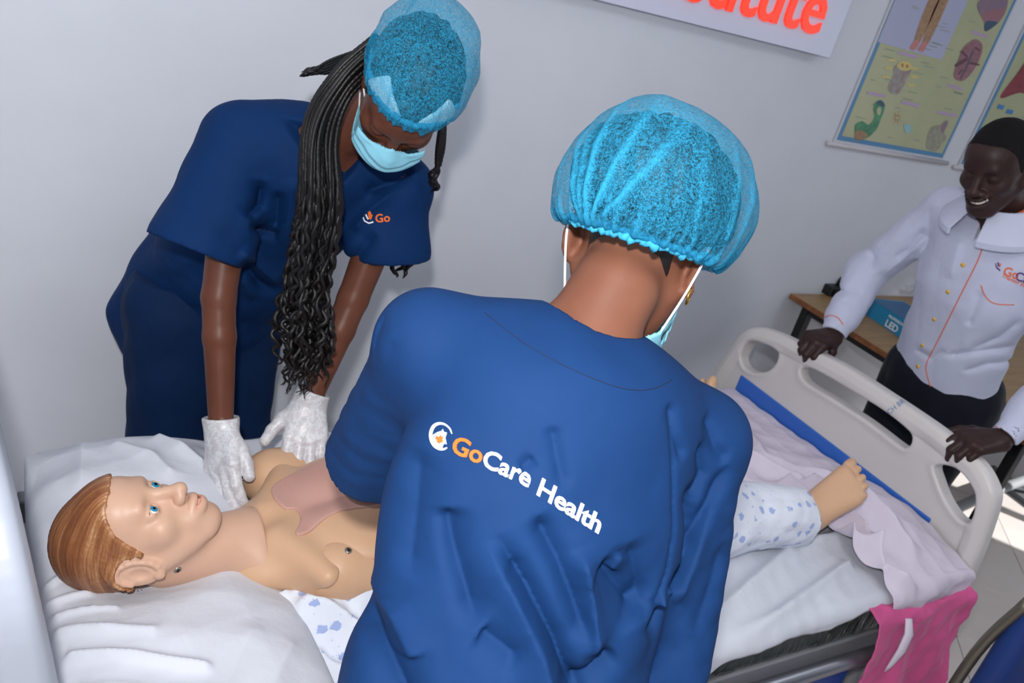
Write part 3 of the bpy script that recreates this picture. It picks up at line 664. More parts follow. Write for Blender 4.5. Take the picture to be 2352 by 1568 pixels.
flat(po, 'printed_vertebra', Z8([(965, 1310), (1010, 1150), (1100, 1120), (1140, 1080), (1165, 1100), (1130, 1190), (1150, 1240), (1110, 1290), (1070, 1350), (1020, 1360)]), M_GRY, .002); flat(po, 'vertebra_disc', Z8([(1100, 1140), (1150, 1085), (1160, 1110), (1110, 1200)]), M_HRT, .0024)
for (a, b, c, d) in ((440, 835, 600, 865), (750, 915, 905, 955), (1065, 1005, 1245, 1045), (1160, 765, 1290, 805), (1380, 285, 1525, 335), (715, 470, 890, 515)):
    flat(po, 'caption', Z8([(a, b - 14), (c, d - 14), (c - 6, d + 12), (a - 6, b + 12)]), M_TXT, .002, smooth=False)
rq = random.Random(5)
for i in range(34):
    b = rq.uniform(40, 1300); a = 640 - b * .38 + rq.choice([rq.uniform(60, 260), rq.uniform(380, 560), rq.uniform(640, 900)]); w = rq.uniform(40, 100)
    if 400 < b < 560 and a < 560: continue
    flat(po, 'caption_line', Z8([(a, b), (a + w, b + w * .24), (a + w, b + w * .24 + 7), (a, b + 7)]), M_LN, .0016, smooth=False)
# second poster, mostly past the frame
sx0 = atY(2300, 250, PT); po2 = poster('yellow muscle anatomy poster with dark red figure behind the man', pxb + .125, pxb + .125 + (pxb - pxa), pz0 - .01, pz0 + .97)
def p2(a, b): return (pxb + .125 + a, pz0 + b)
flat(po2, 'printed_muscle', [p2(.06, .30), p2(.10, .42), p2(.16, .62), p2(.3, .72), p2(.42, .6), p2(.48, .36), p2(.36, .30), p2(.2, .34)], M_DKR, .002)
for (a, b) in ((.07, .255), (.15, .245), (.3, .24), (.42, .24)): flat(po2, 'caption', [p2(a, b), p2(a + .05, b), p2(a + .05, b + .018), p2(a, b + .018)], M_BLT, .002, smooth=False)

# ================================================================ things at the right edge
# upholstered blue chair back with a metal edge trim
ch = thing('blue_chair', 'dark blue padded chair with a metal frame in front of the bed foot', 'chair', (1.945, .25, 0))
M_NV = fabric('navy_vinyl', '0A2A66', .55, .4, .05, 300, .15, .1, 10, .08)
b0 = atZ(2352, 1392, .86); b1 = atZ(2240, 1568, .80)
d_ = unit(b1 - b0); up_ = V3(0, 0, 1)
cpt = V3(1.915, .45, .665)
a1_ = unit((1, -.30, 0)); a2_ = unit((.30, 1, 0))
sb = Sdf(.02).add(rbox(cpt, (.22, .028, .26), .027, (a1_, a2_, (0, 0, 1)))); ww = wob(3, 25, 4); sb.disp(lambda P: .002 * ww(P))
sdf_obj('backrest', sb, cpt - V3(.35, .2, .35), cpt + V3(.35, .2, .35), .007, M_NV, ch)
sc_ = cpt + a2_ * -.24 + V3(0, 0, -.17)
sdf_obj('seat', Sdf(.02).add(rbox(sc_, (.22, .22, .035), .03, (a1_, a2_, (0, 0, 1)))), sc_ - V3(.4, .4, .1), sc_ + V3(.4, .4, .1), .009, M_NV, ch)
for s_ in (-1, 1):
    e = cpt + a1_ * s_ * .222
    tube('frame_tube', [e + V3(0, 0, .27) + a2_ * .0, e + a2_ * .033 + V3(0, 0, .1), e + a2_ * .036 + V3(0, 0, -.2), e + a2_ * .06 + V3(0, 0, -.60)], .011, mat('dull_brass_tube', '6E675C', .35, metal=.8), ch, 10, n=6)
    tube('leg', [sc_ + a1_ * s_ * .2 - a2_ * .18 - V3(0, 0, .03), sc_ + a1_ * s_ * .21 - a2_ * .2 - V3(0, 0, sc_[2])], .011, mat('dull_brass_tube', '6E675C'), ch, 10)
# grey stand lying on the floor behind the footboard
st = thing('floor_stand', 'grey steel tube stand base lying on the tiles by the bed foot', 'stand', tuple(atZ(2290, 1140, .0)))
t0_ = atZ(2205, 1163, .10); t1_ = atZ(2290, 1125, .10); t2_ = atZ(2370, 1095, .10)
tube('tube', [t0_ + (t0_ - t1_) * .3, t0_, t1_, t2_, t2_ + (t2_ - t1_)], .024, M_GREYM, st, 12, n=4)
pz = atZ(2350, 1150, .012); box('foot_plate', tuple(pz + V3(.05, .0, 0)), (.26, .055, .012), mat('dark_grey_plate', '5C6066', .6), st, axes=(unit(atZ(2352, 1165, 0) - atZ(2290, 1118, 0)), unit(np.cross((0, 0, 1), atZ(2352, 1165, 0) - atZ(2290, 1118, 0))), (0, 0, 1)), bevel=.003)
tube('post', [pz + V3(.1, .02, .02), (t1_ + t2_) / 2 + V3(.05, 0, 0)], .014, M_GREYM, st, 10)
tube('foot', [t0_ - V3(0, 0, 0), V3(t0_[0], t0_[1], 0.0)], .02, M_GREYM, st, 10)
# ================================================================ people: shared anatomy
def head_local(style):
    """head in its own frame: x right, y forward, z up, origin midway between the ears at eye height"""
    s = Sdf(.02)
    wide = style.get('wide', 1.0)
    s.add(ell((0, -.018, .035), (.073 * wide, .094, .084)))
    s.add(ell((0, .022, -.022), (.060 * wide, .068, .088)), .03)
    s.add(ell((0, .050, .045), (.052 * wide, .040, .045)), .03)                 # forehead
    for sx in (-1, 1):
        s.add(cone((sx * .052 * wide, .000, -.045), (sx * .022, .058, -.096), .017, .016), .02)   # jaw
        s.add(ell((sx * .043 * wide, .052, -.024), (.020, .022, .018)), .022)  # cheekbone
    s.add(ell((0, .066, -.100), (.023, .019, .017)), .02)                       # chin
    s.add(cone((-.032, .077, .019), (.032, .077, .019), .011), .018)            # brow
    for sx in (-1, 1): s.sub(ell((sx * .031, .098, -.001), (.020, .016, .014)), .016)   # sockets
    # nose
    s.add(cone((0, .083, .010), (0, .106, -.030), .0075, .0105), .012); s.add(ell((0, .107, -.034), (.0125, .0125, .011)), .008)
    nw = style.get('nose', 1.0)
    for sx in (-1, 1): s.add(ell((sx * .0125 * nw, .098, -.037), (.0085 * nw, .011, .0085)), .007)
    for sx in (-1, 1): s.sub(ell((sx * .0065 * nw, .103, -.0455), (.004, .005, .0045)), .003)
    # mouth
    mw = style.get('mouthw', .024)
    up = cr_path([(-mw, .077, -.065), (-mw * .5, .091, -.0605), (0, .096, -.0615), (mw * .5, .091, -.0605), (mw, .077, -.065)], 3)
    dn = cr_path([(-mw, .077, -.068), (-mw * .5, .088, -.0735), (0, .093, -.075), (mw * .5, .088, -.0735), (mw, .077, -.068)], 3)
    cv = style.get('smile', 0.0); lift = lambda q: q + np.array([0, 0, cv * (q[0] / mw) ** 2])
    s.add(ell((0, .070, -.067), (.034, .022, .022)), .02)
    for L, r in ((up, .0058), (dn, .0068)):
        for a, b in zip(L[:-1], L[1:]): s.add(cone(lift(a), lift(b), r), .006)
    op = style.get('open', .0016); mid = cr_path([(-mw, .080, -.0665), (0, .101, -.068), (mw, .080, -.0665)], 6)
    for a, b in zip(mid[:-1], mid[1:]): s.sub(cone(lift(a), lift(b), op), .002)
    # eyelids
    for sx in (-1, 1):
        s.add(ell((sx * .031, .0725, -.001), (.0158, .0150, .0135)), .005)
        if style.get('eyes', True):
            eo = style.get('eyeo', .0052)
            s.sub(ell((sx * .0315, .0895, -.001), (.0125, .012, eo)), .0015); s.sub(ell((sx * .031, .0725, -.001), (.0130, .0130, .0130)), .0005)
        else:
            s.sub(cone((sx * .019, .086, -.006), (sx * .044, .082, -.006), .0012), .002)
    # ears
    es = style.get('ear', 1.0)
    for sx in (-1, 1):
        A = frame((sx * .96, .28, 0), (sx * .10, -.25, 1)); c = np.array((sx * .074 * wide, -.014, -.012))
        e = Sdf(.004, (c, .05)); e.add(ell(c, (.019 * es, .0055, .031 * es), A)); 
        ring = [c + A.T @ np.array((math.cos(t) * .0165 * es * -1, .004, math.sin(t) * .0275 * es)) for t in np.linspace(-1.4, 2.9, 12)]
        for a, b in zip(ring[:-1], ring[1:]): e.add(cone(a, b, .0042), .004)
        e.add(ell(c + A.T @ np.array((.003, .004, -.027 * es)), (.009, .0055, .009), A), .004)
        e.sub(ell(c + A.T @ np.array((.002, .007, -.003)), (.0095, .006, .015), A), .004)
        s.add(e, .008)
    return s
def at_frame(c, A):
    A = np.array(A, np.float32); c = np.array(c, np.float32)
    return lambda P: (P - c) @ A.T
def placed(sdf, c, A, R=.19):
    to = at_frame(c, A); s = Sdf(0, (c, R)); s.add(lambda P: sdf(to(P)), 0); return s
def loc2w(c, A, p): return np.array(c) + np.array(p) @ np.array(A)
HAIRLINE = (np.array([-.13, -.02, .0, .022, .040, .058, .072, .10]), np.array([-.080, -.062, -.030, -.004, .040, .060, .068, .072]))
def hair_region(q, line=HAIRLINE, jag=0.0):
    zl = np.interp(q[:, 1], *line)
    ear = np.sqrt(((q[:, 1] + .012) / .030) ** 2 + ((q[:, 2] + .016) / .040) ** 2)
    g = (zl - q[:, 2]) * .75
    near = (np.abs(q[:, 0]) > .055); g = np.where(near, np.maximum(g, (1 - ear) * .025), g)
    return g
def hand_parts(w, fdir, back, side, curl=None, spread=0.0, thumb=((.75, .55, -.35), (.35, .85, -.3)), scale=1.0, fat=1.0):
    """list of (a, b, ra, rb, k). w wrist, fdir toward the knuckles, back = back-of-hand normal, side +1 right hand, -1 left"""
    A = frame(fdir, back); t = -side; W = lambda p: np.array(w) + scale * (np.array(p) @ A)
    out = []; kn = [(-.033, .080), (-.011, .088), (.011, .086), (.030, .076)]         # from the thumb side
    ln = [(.040, .024, .019), (.045, .028, .020), (.042, .026, .020), (.033, .019, .017)]
    curl = curl or [(15, 15, 10)] * 4; rd = [.0092, .0095, .0090, .0080]
    for i, (kx, ky) in enumerate(kn):
        x = kx * -t
        x = kx if t < 0 else -kx
        k0 = np.array((x, ky, 0.0)); out.append((W((x * .62, .006, 0)), W(k0), .0125 * scale * fat, .0112 * scale * fat, .012 * scale))
        a = 0; p = k0; sp = math.radians(spread) * (i - 1.5) * (1 if t < 0 else -1)
        for j in range(3):
            a += math.radians(curl[i][j]); d = np.array((math.sin(sp) * math.cos(a), math.cos(a) * math.cos(sp), -math.sin(a))); q = p + d * ln[i][j]
            r0 = rd[i] * (1 - .10 * j); r1 = rd[i] * (1 - .10 * (j + 1)) * (.86 if j == 2 else 1)
            out.append((W(p), W(q), r0 * scale * fat, r1 * scale * fat, .0035 * scale)); p = q
    # thumb
    b = np.array((.018 * t, .018, -.004)); d1 = unit((thumb[0][0] * t, thumb[0][1], thumb[0][2])); d2 = unit((thumb[1][0] * t, thumb[1][1], thumb[1][2]))
    p1 = b + d1 * .040; p2 = p1 + (d1 * .35 + d2 * .65) * .032; p3 = p2 + d2 * .025
    out += [(W(b), W(p1), .0145 * scale, .0115 * scale, .014 * scale), (W(p1), W(p2), .0112 * scale, .0098 * scale, .004), (W(p2), W(p3), .0098 * scale, .0078 * scale, .004)]
    out.append((W((0, .0, 0)), W((0, .05, -.004)), .018 * scale, .016 * scale, .02 * scale))
    return out
def hand_sdf(parts, center, grow=0.0, R=.15):
    s = Sdf(0, (center, R))
    for a, b, ra, rb, k in parts: s.add(cone(a, b, ra + grow, rb + grow), k)
    return s
def torso_frame(pel, neck, shl, shr):
    up = unit(np.array(neck) - np.array(pel)); right = np.array(shr) - np.array(shl); right = unit(right - up * np.dot(right, up)); return np.array([right, np.cross(up, right), up])
def body_sdf(J, male=False, arm=1.0):
    """continuous skin: torso, neck, arms, legs (head and hands joined on)"""
    k = 1.08 if male else 1.0
    s = Sdf(.04); A = torso_frame(J['pel'], J['neck'], J['shl'], J['shr']); pel, nk = np.array(J['pel']), np.array(J['neck'])
    ax = lambda t, f=0: pel + (nk - pel) * t + A[1] * f
    s.add(ell(ax(.0), (.150 * k, .105, .11), A)); s.add(ell(ax(.35), (.118 * k, .090, .14), A)); s.add(ell(ax(.68, .005), (.138 * k, .098, .15), A))
    for sh in ('shl', 'shr'):
        p = np.array(J[sh]); s.add(cone(nk + (p - nk) * .15 - A[2] * .03, p, .046 * k, .048 * k), .05)
    hd = np.array(J['head']); HA = J['HA']
    base = hd + np.array((0, -.035, -.075)) @ HA
    s.add(cone(nk - A[2] * .02, base, .053 * k, .050 * k), .03)
    for S in 'lr':
        p, e, w = (np.array(J[q + S]) for q in ('sh', 'el', 'wr'))
        ka = k * arm; s.add(cone(p, p + (e - p) * .5, .046 * ka, .042 * ka), .03); s.add(cone(p + (e - p) * .5, e, .041 * ka, .036 * ka), .01)
        m = e + (w - e) * .3; s.add(cone(e, m, .0355 * ka, .0345 * ka), .008); s.add(cone(m, w, .0345 * ka, .0255 * ka), .008)
        if 'hip' + S in J:
            h, kn, a = (np.array(J[q + S]) for q in ('hip', 'kn', 'an')); s.add(cone(h, kn, .083 * k, .053 * k), .05); m = kn + (a - kn) * .3
            s.add(cone(kn, m, .052, .053), .03); s.add(cone(m, a, .053, .036), .03)
            f = J['foot' + S]; s.add(cone(a - V3(0, 0, .02), np.array(f), .033, .026), .02)
    return s
def bbox_of(J, pad=.2):
    p = np.array([np.array(v) for k, v in J.items() if k != 'HA']); return p.min(0) - pad, p.max(0) + pad
def fabric_folds(seed, amp=.006, A=None, freq=(16, 16, 5)):
    w1 = wob(seed, 1, 6, False, freq); w2 = wob(seed + 1, 1, 6, True, (freq[0] * 2, freq[1] * 2, freq[2] * 2.5)); A = None if A is None else np.array(A, np.float32)
    def f(P):
        q = P if A is None else P @ A.T
        return amp * w1(q) + amp * .45 * w2(q)
    return f
def crease(pts, w, depth, c=None, nrm=None):
    """groove (depth>0) or ridge (depth<0) along a 3-D polyline, felt through the thickness of the cloth"""
    P0 = [np.array(p, np.float32) for p in pts]
    def f(P):
        d = np.full(len(P), 1e3, np.float32); n = len(P0) - 1; tt = np.zeros(len(P), np.float32)
        for i, (a, b) in enumerate(zip(P0[:-1], P0[1:])):
            e = b - a; q = P - a
            t = np.clip(q @ e / (e @ e), 0, 1); r = q - t[:, None] * e; dd = (r * r).sum(1); m = dd < d; d = np.where(m, dd, d); tt = np.where(m, (i + t) / n, tt)
        return depth * (.5 * np.exp(-d / (w * w)) + .6 * np.exp(-np.sqrt(d) / (.5 * w))) * np.minimum(np.sin(np.pi * np.clip(tt, 0, 1)) * 2.2, 1)
    return f
# ---------------------------------------------------------------- materials for people
def skin(name, c1, c2, rough=.58, sss=.06, spec=.25):
    t = NT(name); co = t.coord(); t.l(t.ramp(t.noise(co, 14, 5), [(.3, srgb(c1)), (.7, srgb(c2))]), t.b.inputs['Base Color'])
    b = t.b; b.inputs['Roughness'].default_value = rough; b.inputs['Specular IOR Level'].default_value = spec
    if sss: b.inputs['Subsurface Weight'].default_value = sss; b.inputs['Subsurface Radius'].default_value = (.01, .004, .002); b.inputs['Subsurface Scale'].default_value = .4
    t.bump(t.noise(co, 260, 3), .12, .0008); return t.m
M_NAVY = fabric('navy_scrub_cotton', '133564', .74, .14, .0, 1500, .10, .30, 16, .06)
M_NAVY2 = fabric('dark_navy_scrub_cotton', '0E274C', .75, .12, .0, 1500, .10, .35, 16, .06)
M_NAVY1 = fabric('navy_scrub_poplin', '082B58', .74, .12, .0, 1500, .10, .35, 16, .06)
M_TRS = fabric('dark_trouser_cloth', '10141F', .8, .2, .1, 900, .12, .3, 12, .08)
def cap_mat(name='blue_nonwoven', op=0.41):
    t = NT(name); co = t.coord(); at = t.n('ShaderNodeAttribute', attribute_name='pleat')
    mp = t.coord((1, 1, 1)); nz = t.n('ShaderNodeTexNoise'); nz.inputs['Scale'].default_value = 130; nz.inputs['Detail'].default_value = 4; nz.inputs['Roughness'].default_value = .7; nz.inputs['Distortion'].default_value = 2.0; t.l(mp, nz.inputs['Vector'])
    nz2 = t.n('ShaderNodeTexNoise'); nz2.inputs['Scale'].default_value = 380; nz2.inputs['Detail'].default_value = 2; nz2.inputs['Distortion'].default_value = 3.0; t.l(mp, nz2.inputs['Vector'])
    d = t.n('ShaderNodeBsdfDiffuse'); d.inputs['Color'].default_value = srgb('38A2CC'); tl = t.n('ShaderNodeBsdfTranslucent'); tl.inputs['Color'].default_value = srgb('45AAD0'); tr = t.n('ShaderNodeBsdfTransparent'); tr.inputs['Color'].default_value = (.80, .93, .97, 1)
    mx = t.n('ShaderNodeMixShader'); mx.inputs[0].default_value = .25; t.l(d.outputs[0], mx.inputs[1]); t.l(tl.outputs[0], mx.inputs[2])
    a = t.n('ShaderNodeMath', operation='ADD'); t.l(nz.outputs['Fac'], a.inputs[0]); t.l(nz2.outputs['Fac'], a.inputs[1])
    mr = t.n('ShaderNodeMapRange'); mr.inputs['From Min'].default_value = .80; mr.inputs['From Max'].default_value = 1.20; mr.inputs['To Min'].default_value = op - .40; mr.inputs['To Max'].default_value = op + .40; t.l(a.outputs[0], mr.inputs['Value'])
    ad = t.n('ShaderNodeMath', operation='ADD', use_clamp=True); t.l(mr.outputs[0], ad.inputs[0]); t.l(at.outputs['Fac'], ad.inputs[1])
    m2 = t.n('ShaderNodeMixShader'); t.l(ad.outputs[0], m2.inputs[0]); t.l(tr.outputs[0], m2.inputs[1]); t.l(mx.outputs[0], m2.inputs[2]); t.l(m2.outputs[0], t.out.inputs['Surface'])
    bp = t.n('ShaderNodeBump'); bp.inputs['Strength'].default_value = .4; bp.inputs['Distance'].default_value = .002; t.l(nz2.outputs['Fac'], bp.inputs['Height']); t.l(bp.outputs[0], d.inputs['Normal'])
    t.t.nodes.remove(t.b); return t.m
M_CAP = cap_mat()
M_CAPB = mat('blue_elastic_edge', '3CA4CC', .8, .2, var=.08, vscale=120)
M_MASK = fabric('pale_blue_mask', '86C6DC', .85, .2, .0, 1500, .1, .1, 30, .03)
M_LOOP = mat('white_elastic', 'F0F4F6', .7)
M_HAIRB = mat('black_hair', '0E0C0D', .45, .45, var=.3, vscale=90, bump=.6, bscale=240, bdist=.002)
def bouffant(name, c, A, band, prof, H, parent, droop=(0, 0, 0), tilt=0.0, nphi=260, nth=70, pleats=(), seed=1, pleat_n=46, lump=.006):
    """gathered cap in the head frame: band = (rx, ry, y0, z0); profile rings from the elastic up to the crown"""
    rx, ry, y0, z0 = band; ph = np.linspace(0, 2 * math.pi, nphi, endpoint=False); pr = cr_path([(a, b, 0) for a, b in prof], max(2, nth // (len(prof) - 1)))[:, :2]; nth = len(pr)
    PH, I = np.meshgrid(ph, np.arange(nth), indexing='ij'); R = np.maximum(pr[I, 0], 0); Hh = pr[I, 1]
    rs = np.random.RandomState(seed); w = wob(seed, 26, 6); wl = wob(seed + 9, 55, 5, True)
    X = R * rx * np.cos(PH); Y = R * ry * np.sin(PH) + y0; Z = z0 + Hh * H
    Z = Z + tilt * (R * ry * np.sin(PH)) * np.clip(1.2 - Hh, 0, 1)
    X = X + droop[0] * Hh; Y = Y + droop[1] * Hh; Z = Z + droop[2] * np.sin(np.pi * np.clip(Hh, 0, 1)) 
    lam = np.exp(-np.clip(Hh + .06, 0, 2) * 7.0)                    # gathers fade away from the elastic
    gn = sum(np.sin(int(k_) * PH + ph_ + 2.0 * Hh * np.sin(4 * PH + ph_)) for k_, ph_ in zip(rs.randint(16, 70, 9), rs.uniform(0, 6.28, 9))) / 4.2
    g = lam * .0040 * gn; att = lam * .55 * np.clip(gn, 0, 1)
    for (p0, p1, wd, ln, st) in pleats:                             # long pleats: start angle -> end angle while rising
        pc = p0 + (p1 - p0) * np.clip(Hh / ln, 0, 1) ** .8; dd = np.angle(np.exp(1j * (PH - pc))); e = np.exp(-(dd / (wd * (.35 + Hh / ln))) ** 2) * np.clip(1.15 - Hh / ln, 0, 1); g = g + .004 * e * st; att = att + .5 * e * st
    P = np.stack([X, Y, Z], -1); cen = np.array((droop[0] * .5, y0 + droop[1] * .5, z0 + H * .35)); N = P - cen; N /= np.linalg.norm(N, axis=-1, keepdims=True) + 1e-9
    fl = P.reshape(-1, 3).astype(np.float32); nz = (w(fl) * lump + wl(fl) * lump * .35).reshape(X.shape) * np.clip(Hh * 3, 0, 1)
    P = P + N * (g + nz)[..., None]; Wp = np.array(c) + P.reshape(-1, 3) @ np.array(A)
    f = grid_faces(nphi, nth, True)
    cap = mesh_obj(name, Wp, f, M_CAP, parent, attr={'pleat': np.clip(att, 0, 1).reshape(-1)})
    # ruffled elastic edge
    a = np.linspace(0, 2 * math.pi, 320, endpoint=False); rr_ = wob(seed + 2, 60, 5); ring = np.stack([rx * np.cos(a) * (1 + .015 * np.sin(41 * a)), ry * np.sin(a) * (1 + .015 * np.sin(37 * a)) + y0, z0 + tilt * ry * np.sin(a) * 1.2 + .0022 * np.sin(63 * a) + .002 * np.sin(47 * a + 1)], -1)
    v, fc = tube_geo(np.array(c) + ring @ np.array(A), .0048 + .0016 * np.sin(83 * a), 7, True); mesh_obj('elastic_edge', v, fc, M_CAPB, cap)
    return cap
def face_mask(c, A, hs, parent, loops=True, seed=3, fold=True):
    """pleated mask over nose, mouth and chin: an offset of the face itself"""
    wv = wob(seed, 60, 4)
    def f(P):
        q = (P - np.array(c, np.float32)) @ np.array(A, np.float32).T
        d = np.minimum(hs(q), hs(q * np.array((1, 1, 1)) + np.array((0, 0, .012), np.float32)))
        soft = ell((0, .047, -.060), (.066, .062, .058))(q); d = smin(d, soft, .03) - .004
        d = d + .0022 * np.sin((q[:, 2] + .03) * 330) * np.exp(-((q[:, 2] + .062) / .03) ** 2) + .0006 * wv(P)
        top = q[:, 2] - (-.012 - .26 * np.abs(q[:, 0]) + .010 * np.exp(-(q[:, 0] / .016) ** 2))
        side = np.abs(q[:, 0]) - .0625; backp = .010 - q[:, 1] + .0 * q[:, 0]; bot = -.118 - q[:, 2]
        shell = np.maximum(d, -(d + .0045)); return np.maximum(np.maximum(np.maximum(shell, top), np.maximum(side, bot)), backp)
    m = sdf_obj('face_mask', f, np.array(c) - .18, np.array(c) + .18, .0021, M_MASK, parent, tol=2.2, refine=False)
    if loops:
        for sx in (-1, 1):
            E = lambda p: loc2w(c, A, p)
            tube('ear_loop', [E((sx * .062, .018, -.034)), E((sx * .073, .004, -.014)), E((sx * .079, -.012, .014)), E((sx * .083, -.030, .008)), E((sx * .082, -.034, -.018)), E((sx * .074, -.014, -.050)), E((sx * .060, .014, -.092))], .0016, M_LOOP, m, 6, n=8)
    return m
def wrap_points(pts, bvh, direction, lift=.0008, back=.2):
    d = Vector(tuple(direction)).normalized(); out = []
    for p in pts:
        o = Vector(tuple(p)) - d * back; h = bvh.ray_cast(o, d); out.append(tuple((h[0] - d * lift) if h[0] is not None else Vector(tuple(p))))
    return out
# ================================================================ student in the foreground, seen from behind
def up_leg(J, pel, right, fwd, foot_f):
    for S, sg in (('l', -1), ('r', 1)):
        h = np.array(pel) + right * sg * .085 - V3(0, 0, .02); J['hip' + S] = h
        J['kn' + S] = np.array((h[0], h[1], .48)) + fwd * .03; J['an' + S] = np.array((h[0], h[1], .085)) - fwd * .0; J['foot' + S] = J['an' + S] + foot_f * .15 - V3(0, 0, .055)
    return J
p2w = {}
J2 = dict(pel=V3(.455, .475, .93), neck=V3(.605, .70, 1.425), shl=V3(.447, .765, 1.375), shr=V3(.765, .625, 1.315))
J2['head'] = V3(.655, .715, 1.517) + unit(ray(1500, 450)) * .06; J2['HA'] = frame((.60, .42, -.68), (.50, .45, .74))
J2['ell'] = V3(.470, .885, 1.095); J2['wrl'] = V3(.63, 1.08, .90); J2['elr'] = V3(.715, .505, 1.055); J2['wrr'] = V3(.82, .72, .97)
J2 = up_leg(J2, J2['pel'], unit((.94, -.33, 0)), unit((.33, .94, 0)), unit((.33, .94, 0)))
w2 = thing('person', 'person in navy scrubs seen from behind, blue cap, leaning over the bed', 'person', (J2['pel'][0], J2['pel'][1], 0))
SK2 = skin('brown_skin', '704635', '7E523F', .58, .06)
hs2 = head_local(dict(eyes=False))
b2 = body_sdf(J2); A2 = torso_frame(J2['pel'], J2['neck'], J2['shl'], J2['shr'])
b2.add(placed(hs2, J2['head'], J2['HA']), .02)
hl = hand_parts(J2['wrl'], (.75, .5, -.42), (.1, .3, .95), -1, [(20, 25, 15)] * 4, 4); b2.add(hand_sdf(hl, J2['wrl'] + V3(.05, .04, -.03)), .012)
hr = hand_parts(J2['wrr'], (-.2, .85, -.5), (.1, .4, .9), 1, [(20, 25, 15)] * 4, 4); b2.add(hand_sdf(hr, J2['wrr'] + V3(-.01, .06, -.04)), .012)
lo, hi = bbox_of(J2)
sdf_obj('body', b2, (lo[0], lo[1], .02), hi, .0050, SK2, w2)
# trousers
def trousers(J, m, parent, seed, grow=.03, waist=.06, h=.012, A=None):
    s = Sdf(.05); pel = np.array(J['pel']); A = A if A is not None else np.eye(3)
    s.add(ell(pel + V3(0, 0, -.01), (.165, .125, .14), A))
    for S in 'lr':
        hp, kn, an = (np.array(J[q + S]) for q in ('hip', 'kn', 'an')); s.add(cone(hp, kn, .098 + grow * .2, .068 + grow * .5), .05); s.add(cone(kn, an - V3(0, 0, .02), .068 + grow * .5, .058 + grow * .6), .03)
    s.disp(fabric_folds(seed, .010, None, (16, 16, 8))); s.cut(half((0, 0, .045), (0, 0, -1))); s.cut(half(pel + V3(0, 0, waist), (0, 0, 1)))
    lo, hi = bbox_of(J, .2); return sdf_obj('trousers', s, (lo[0], lo[1], .03), (hi[0], hi[1], pel[2] + .2), h, m, parent)
def shoes(J, fdir, m, parent):
    for S in 'lr':
        a = np.array(J['an' + S]); f = np.array(J['foot' + S]); g = Sdf(.03).add(cone(V3(a[0], a[1], .045) - fdir * .02, V3(f[0], f[1], .035), .042, .036)).add(cone(V3(a[0], a[1], .09), V3(a[0], a[1], .05), .045, .045)).cut(half((0, 0, .004), (0, 0, -1))); c = V3(a[0], a[1], .05) + fdir * .06
        sdf_obj('shoe', g, c - .22, c + .22, .011, m, parent)
M_SHOE = mat('black_shoe_leather', '141414', .4)
Af2 = np.array([unit((.94, -.33, 0)), unit((.33, .94, 0)), V3(0, 0, 1)])
trousers(J2, M_NAVY2, w2, 50, A=Af2); shoes(J2, unit((.33, .94, 0)), M_SHOE, w2)
# scrub top
s = Sdf(.05); pel, nk = J2['pel'], J2['neck']; ax = lambda t, f=0, sd=0: pel + (nk - pel) * t + A2[1] * f + A2[0] * sd
s.add(ell(ax(-.12), (.205, .15, .16), A2)); s.add(ell(ax(.25), (.172, .125, .22), A2)); s.add(ell(ax(.62, .0), (.176, .120, .19), A2), .06); s.add(ell(ax(.84, -.005), (.150, .100, .09), A2), .06)
for S in 'lr': s.add(cone(nk + (J2['sh' + S] - nk) * .25 - A2[2] * .030, J2['sh' + S] + A2[2] * .002, .056, .054), .05)
ul = J2['ell'] - J2['shl']; s.add(cone(J2['shl'] + ul * .05, J2['shl'] + ul * .92, .056, .066), .035)
ur = J2['elr'] - J2['shr']; s.add(cone(J2['shr'] + ur * .05, J2['shr'] + ur * 1.10, .062, .058), .035)
BP = V3(.50, .583, 1.30); BN = unit((-.31, -.90, .30))            # plane of the back, for laying out creases and lettering
bp = lambda x, y: atPlane(x, y, BP, BN)
Z5 = lambda L: [bp(740 + a / 1.689, 640 + b / 1.689) for a, b in L]
CR = [  # (points in the photo's back area, width m, depth m)
 ([(640, 930), (740, 1100), (830, 1280), (880, 1420), (960, 1600)], .016, .016), ([(600, 960), (690, 1130), (770, 1300), (800, 1450)], .024, -.012),
 ([(930, 960), (960, 1120), (975, 1330)], .016, -.011), ([(1000, 1010), (1090, 1120), (1170, 1230)], .026, .014), ([(1060, 1330), (960, 1400), (890, 1440)], .018, .012),
 ([(780, 850), (860, 1010), (960, 1300)], .015, .010), ([(860, 540), (870, 640), (890, 760)], .010, .004), ([(740, 700), (790, 660)], .010, .004),
 ([(480, 860), (500, 1000), (560, 1240)], .018, .011), ([(410, 690), (380, 900), (340, 1150)], .02, .006), ([(1560, 560), (1600, 700), (1650, 760)], .012, .006), ([(1500, 660), (1540, 800), (1480, 900)], .012, .006), ([(1420, 800), (1470, 1000), (1440, 1100)], .016, .007), ([(1660, 770), (1520, 1000), (1390, 1240)], .012, .009), ([(1600, 880), (1500, 1100), (1400, 1300)], .02, -.006), ([(1640, 1080), (1560, 1260), (1480, 1420)], .02, .006), ([(1100, 1000), (1060, 1060)], .014, -.006),
 ([(170, 1290), (260, 1420), (370, 1600)], .022, .014), ([(240, 1260), (330, 1400)], .02, -.007), ([(560, 1250), (700, 1330)], .02, .008), ([(1130, 950), (1180, 1120), (1200, 1250)], .022, .008),
 ([(1340, 480), (1355, 600), (1390, 700)], .012, .005), ([(310, 290), (290, 400), (245, 560)], .010, .006), ([(1420, 1150), (1290, 1250), (1220, 1340)], .016, .012), ([(1380, 1220), (1260, 1210)], .012, -.008)]
crs = [crease(Z5(p), w_ * .85, d_ * 1.5) for p, w_, d_ in CR]
ffo = fabric_folds(91, .0045, A2, (24, 24, 9))
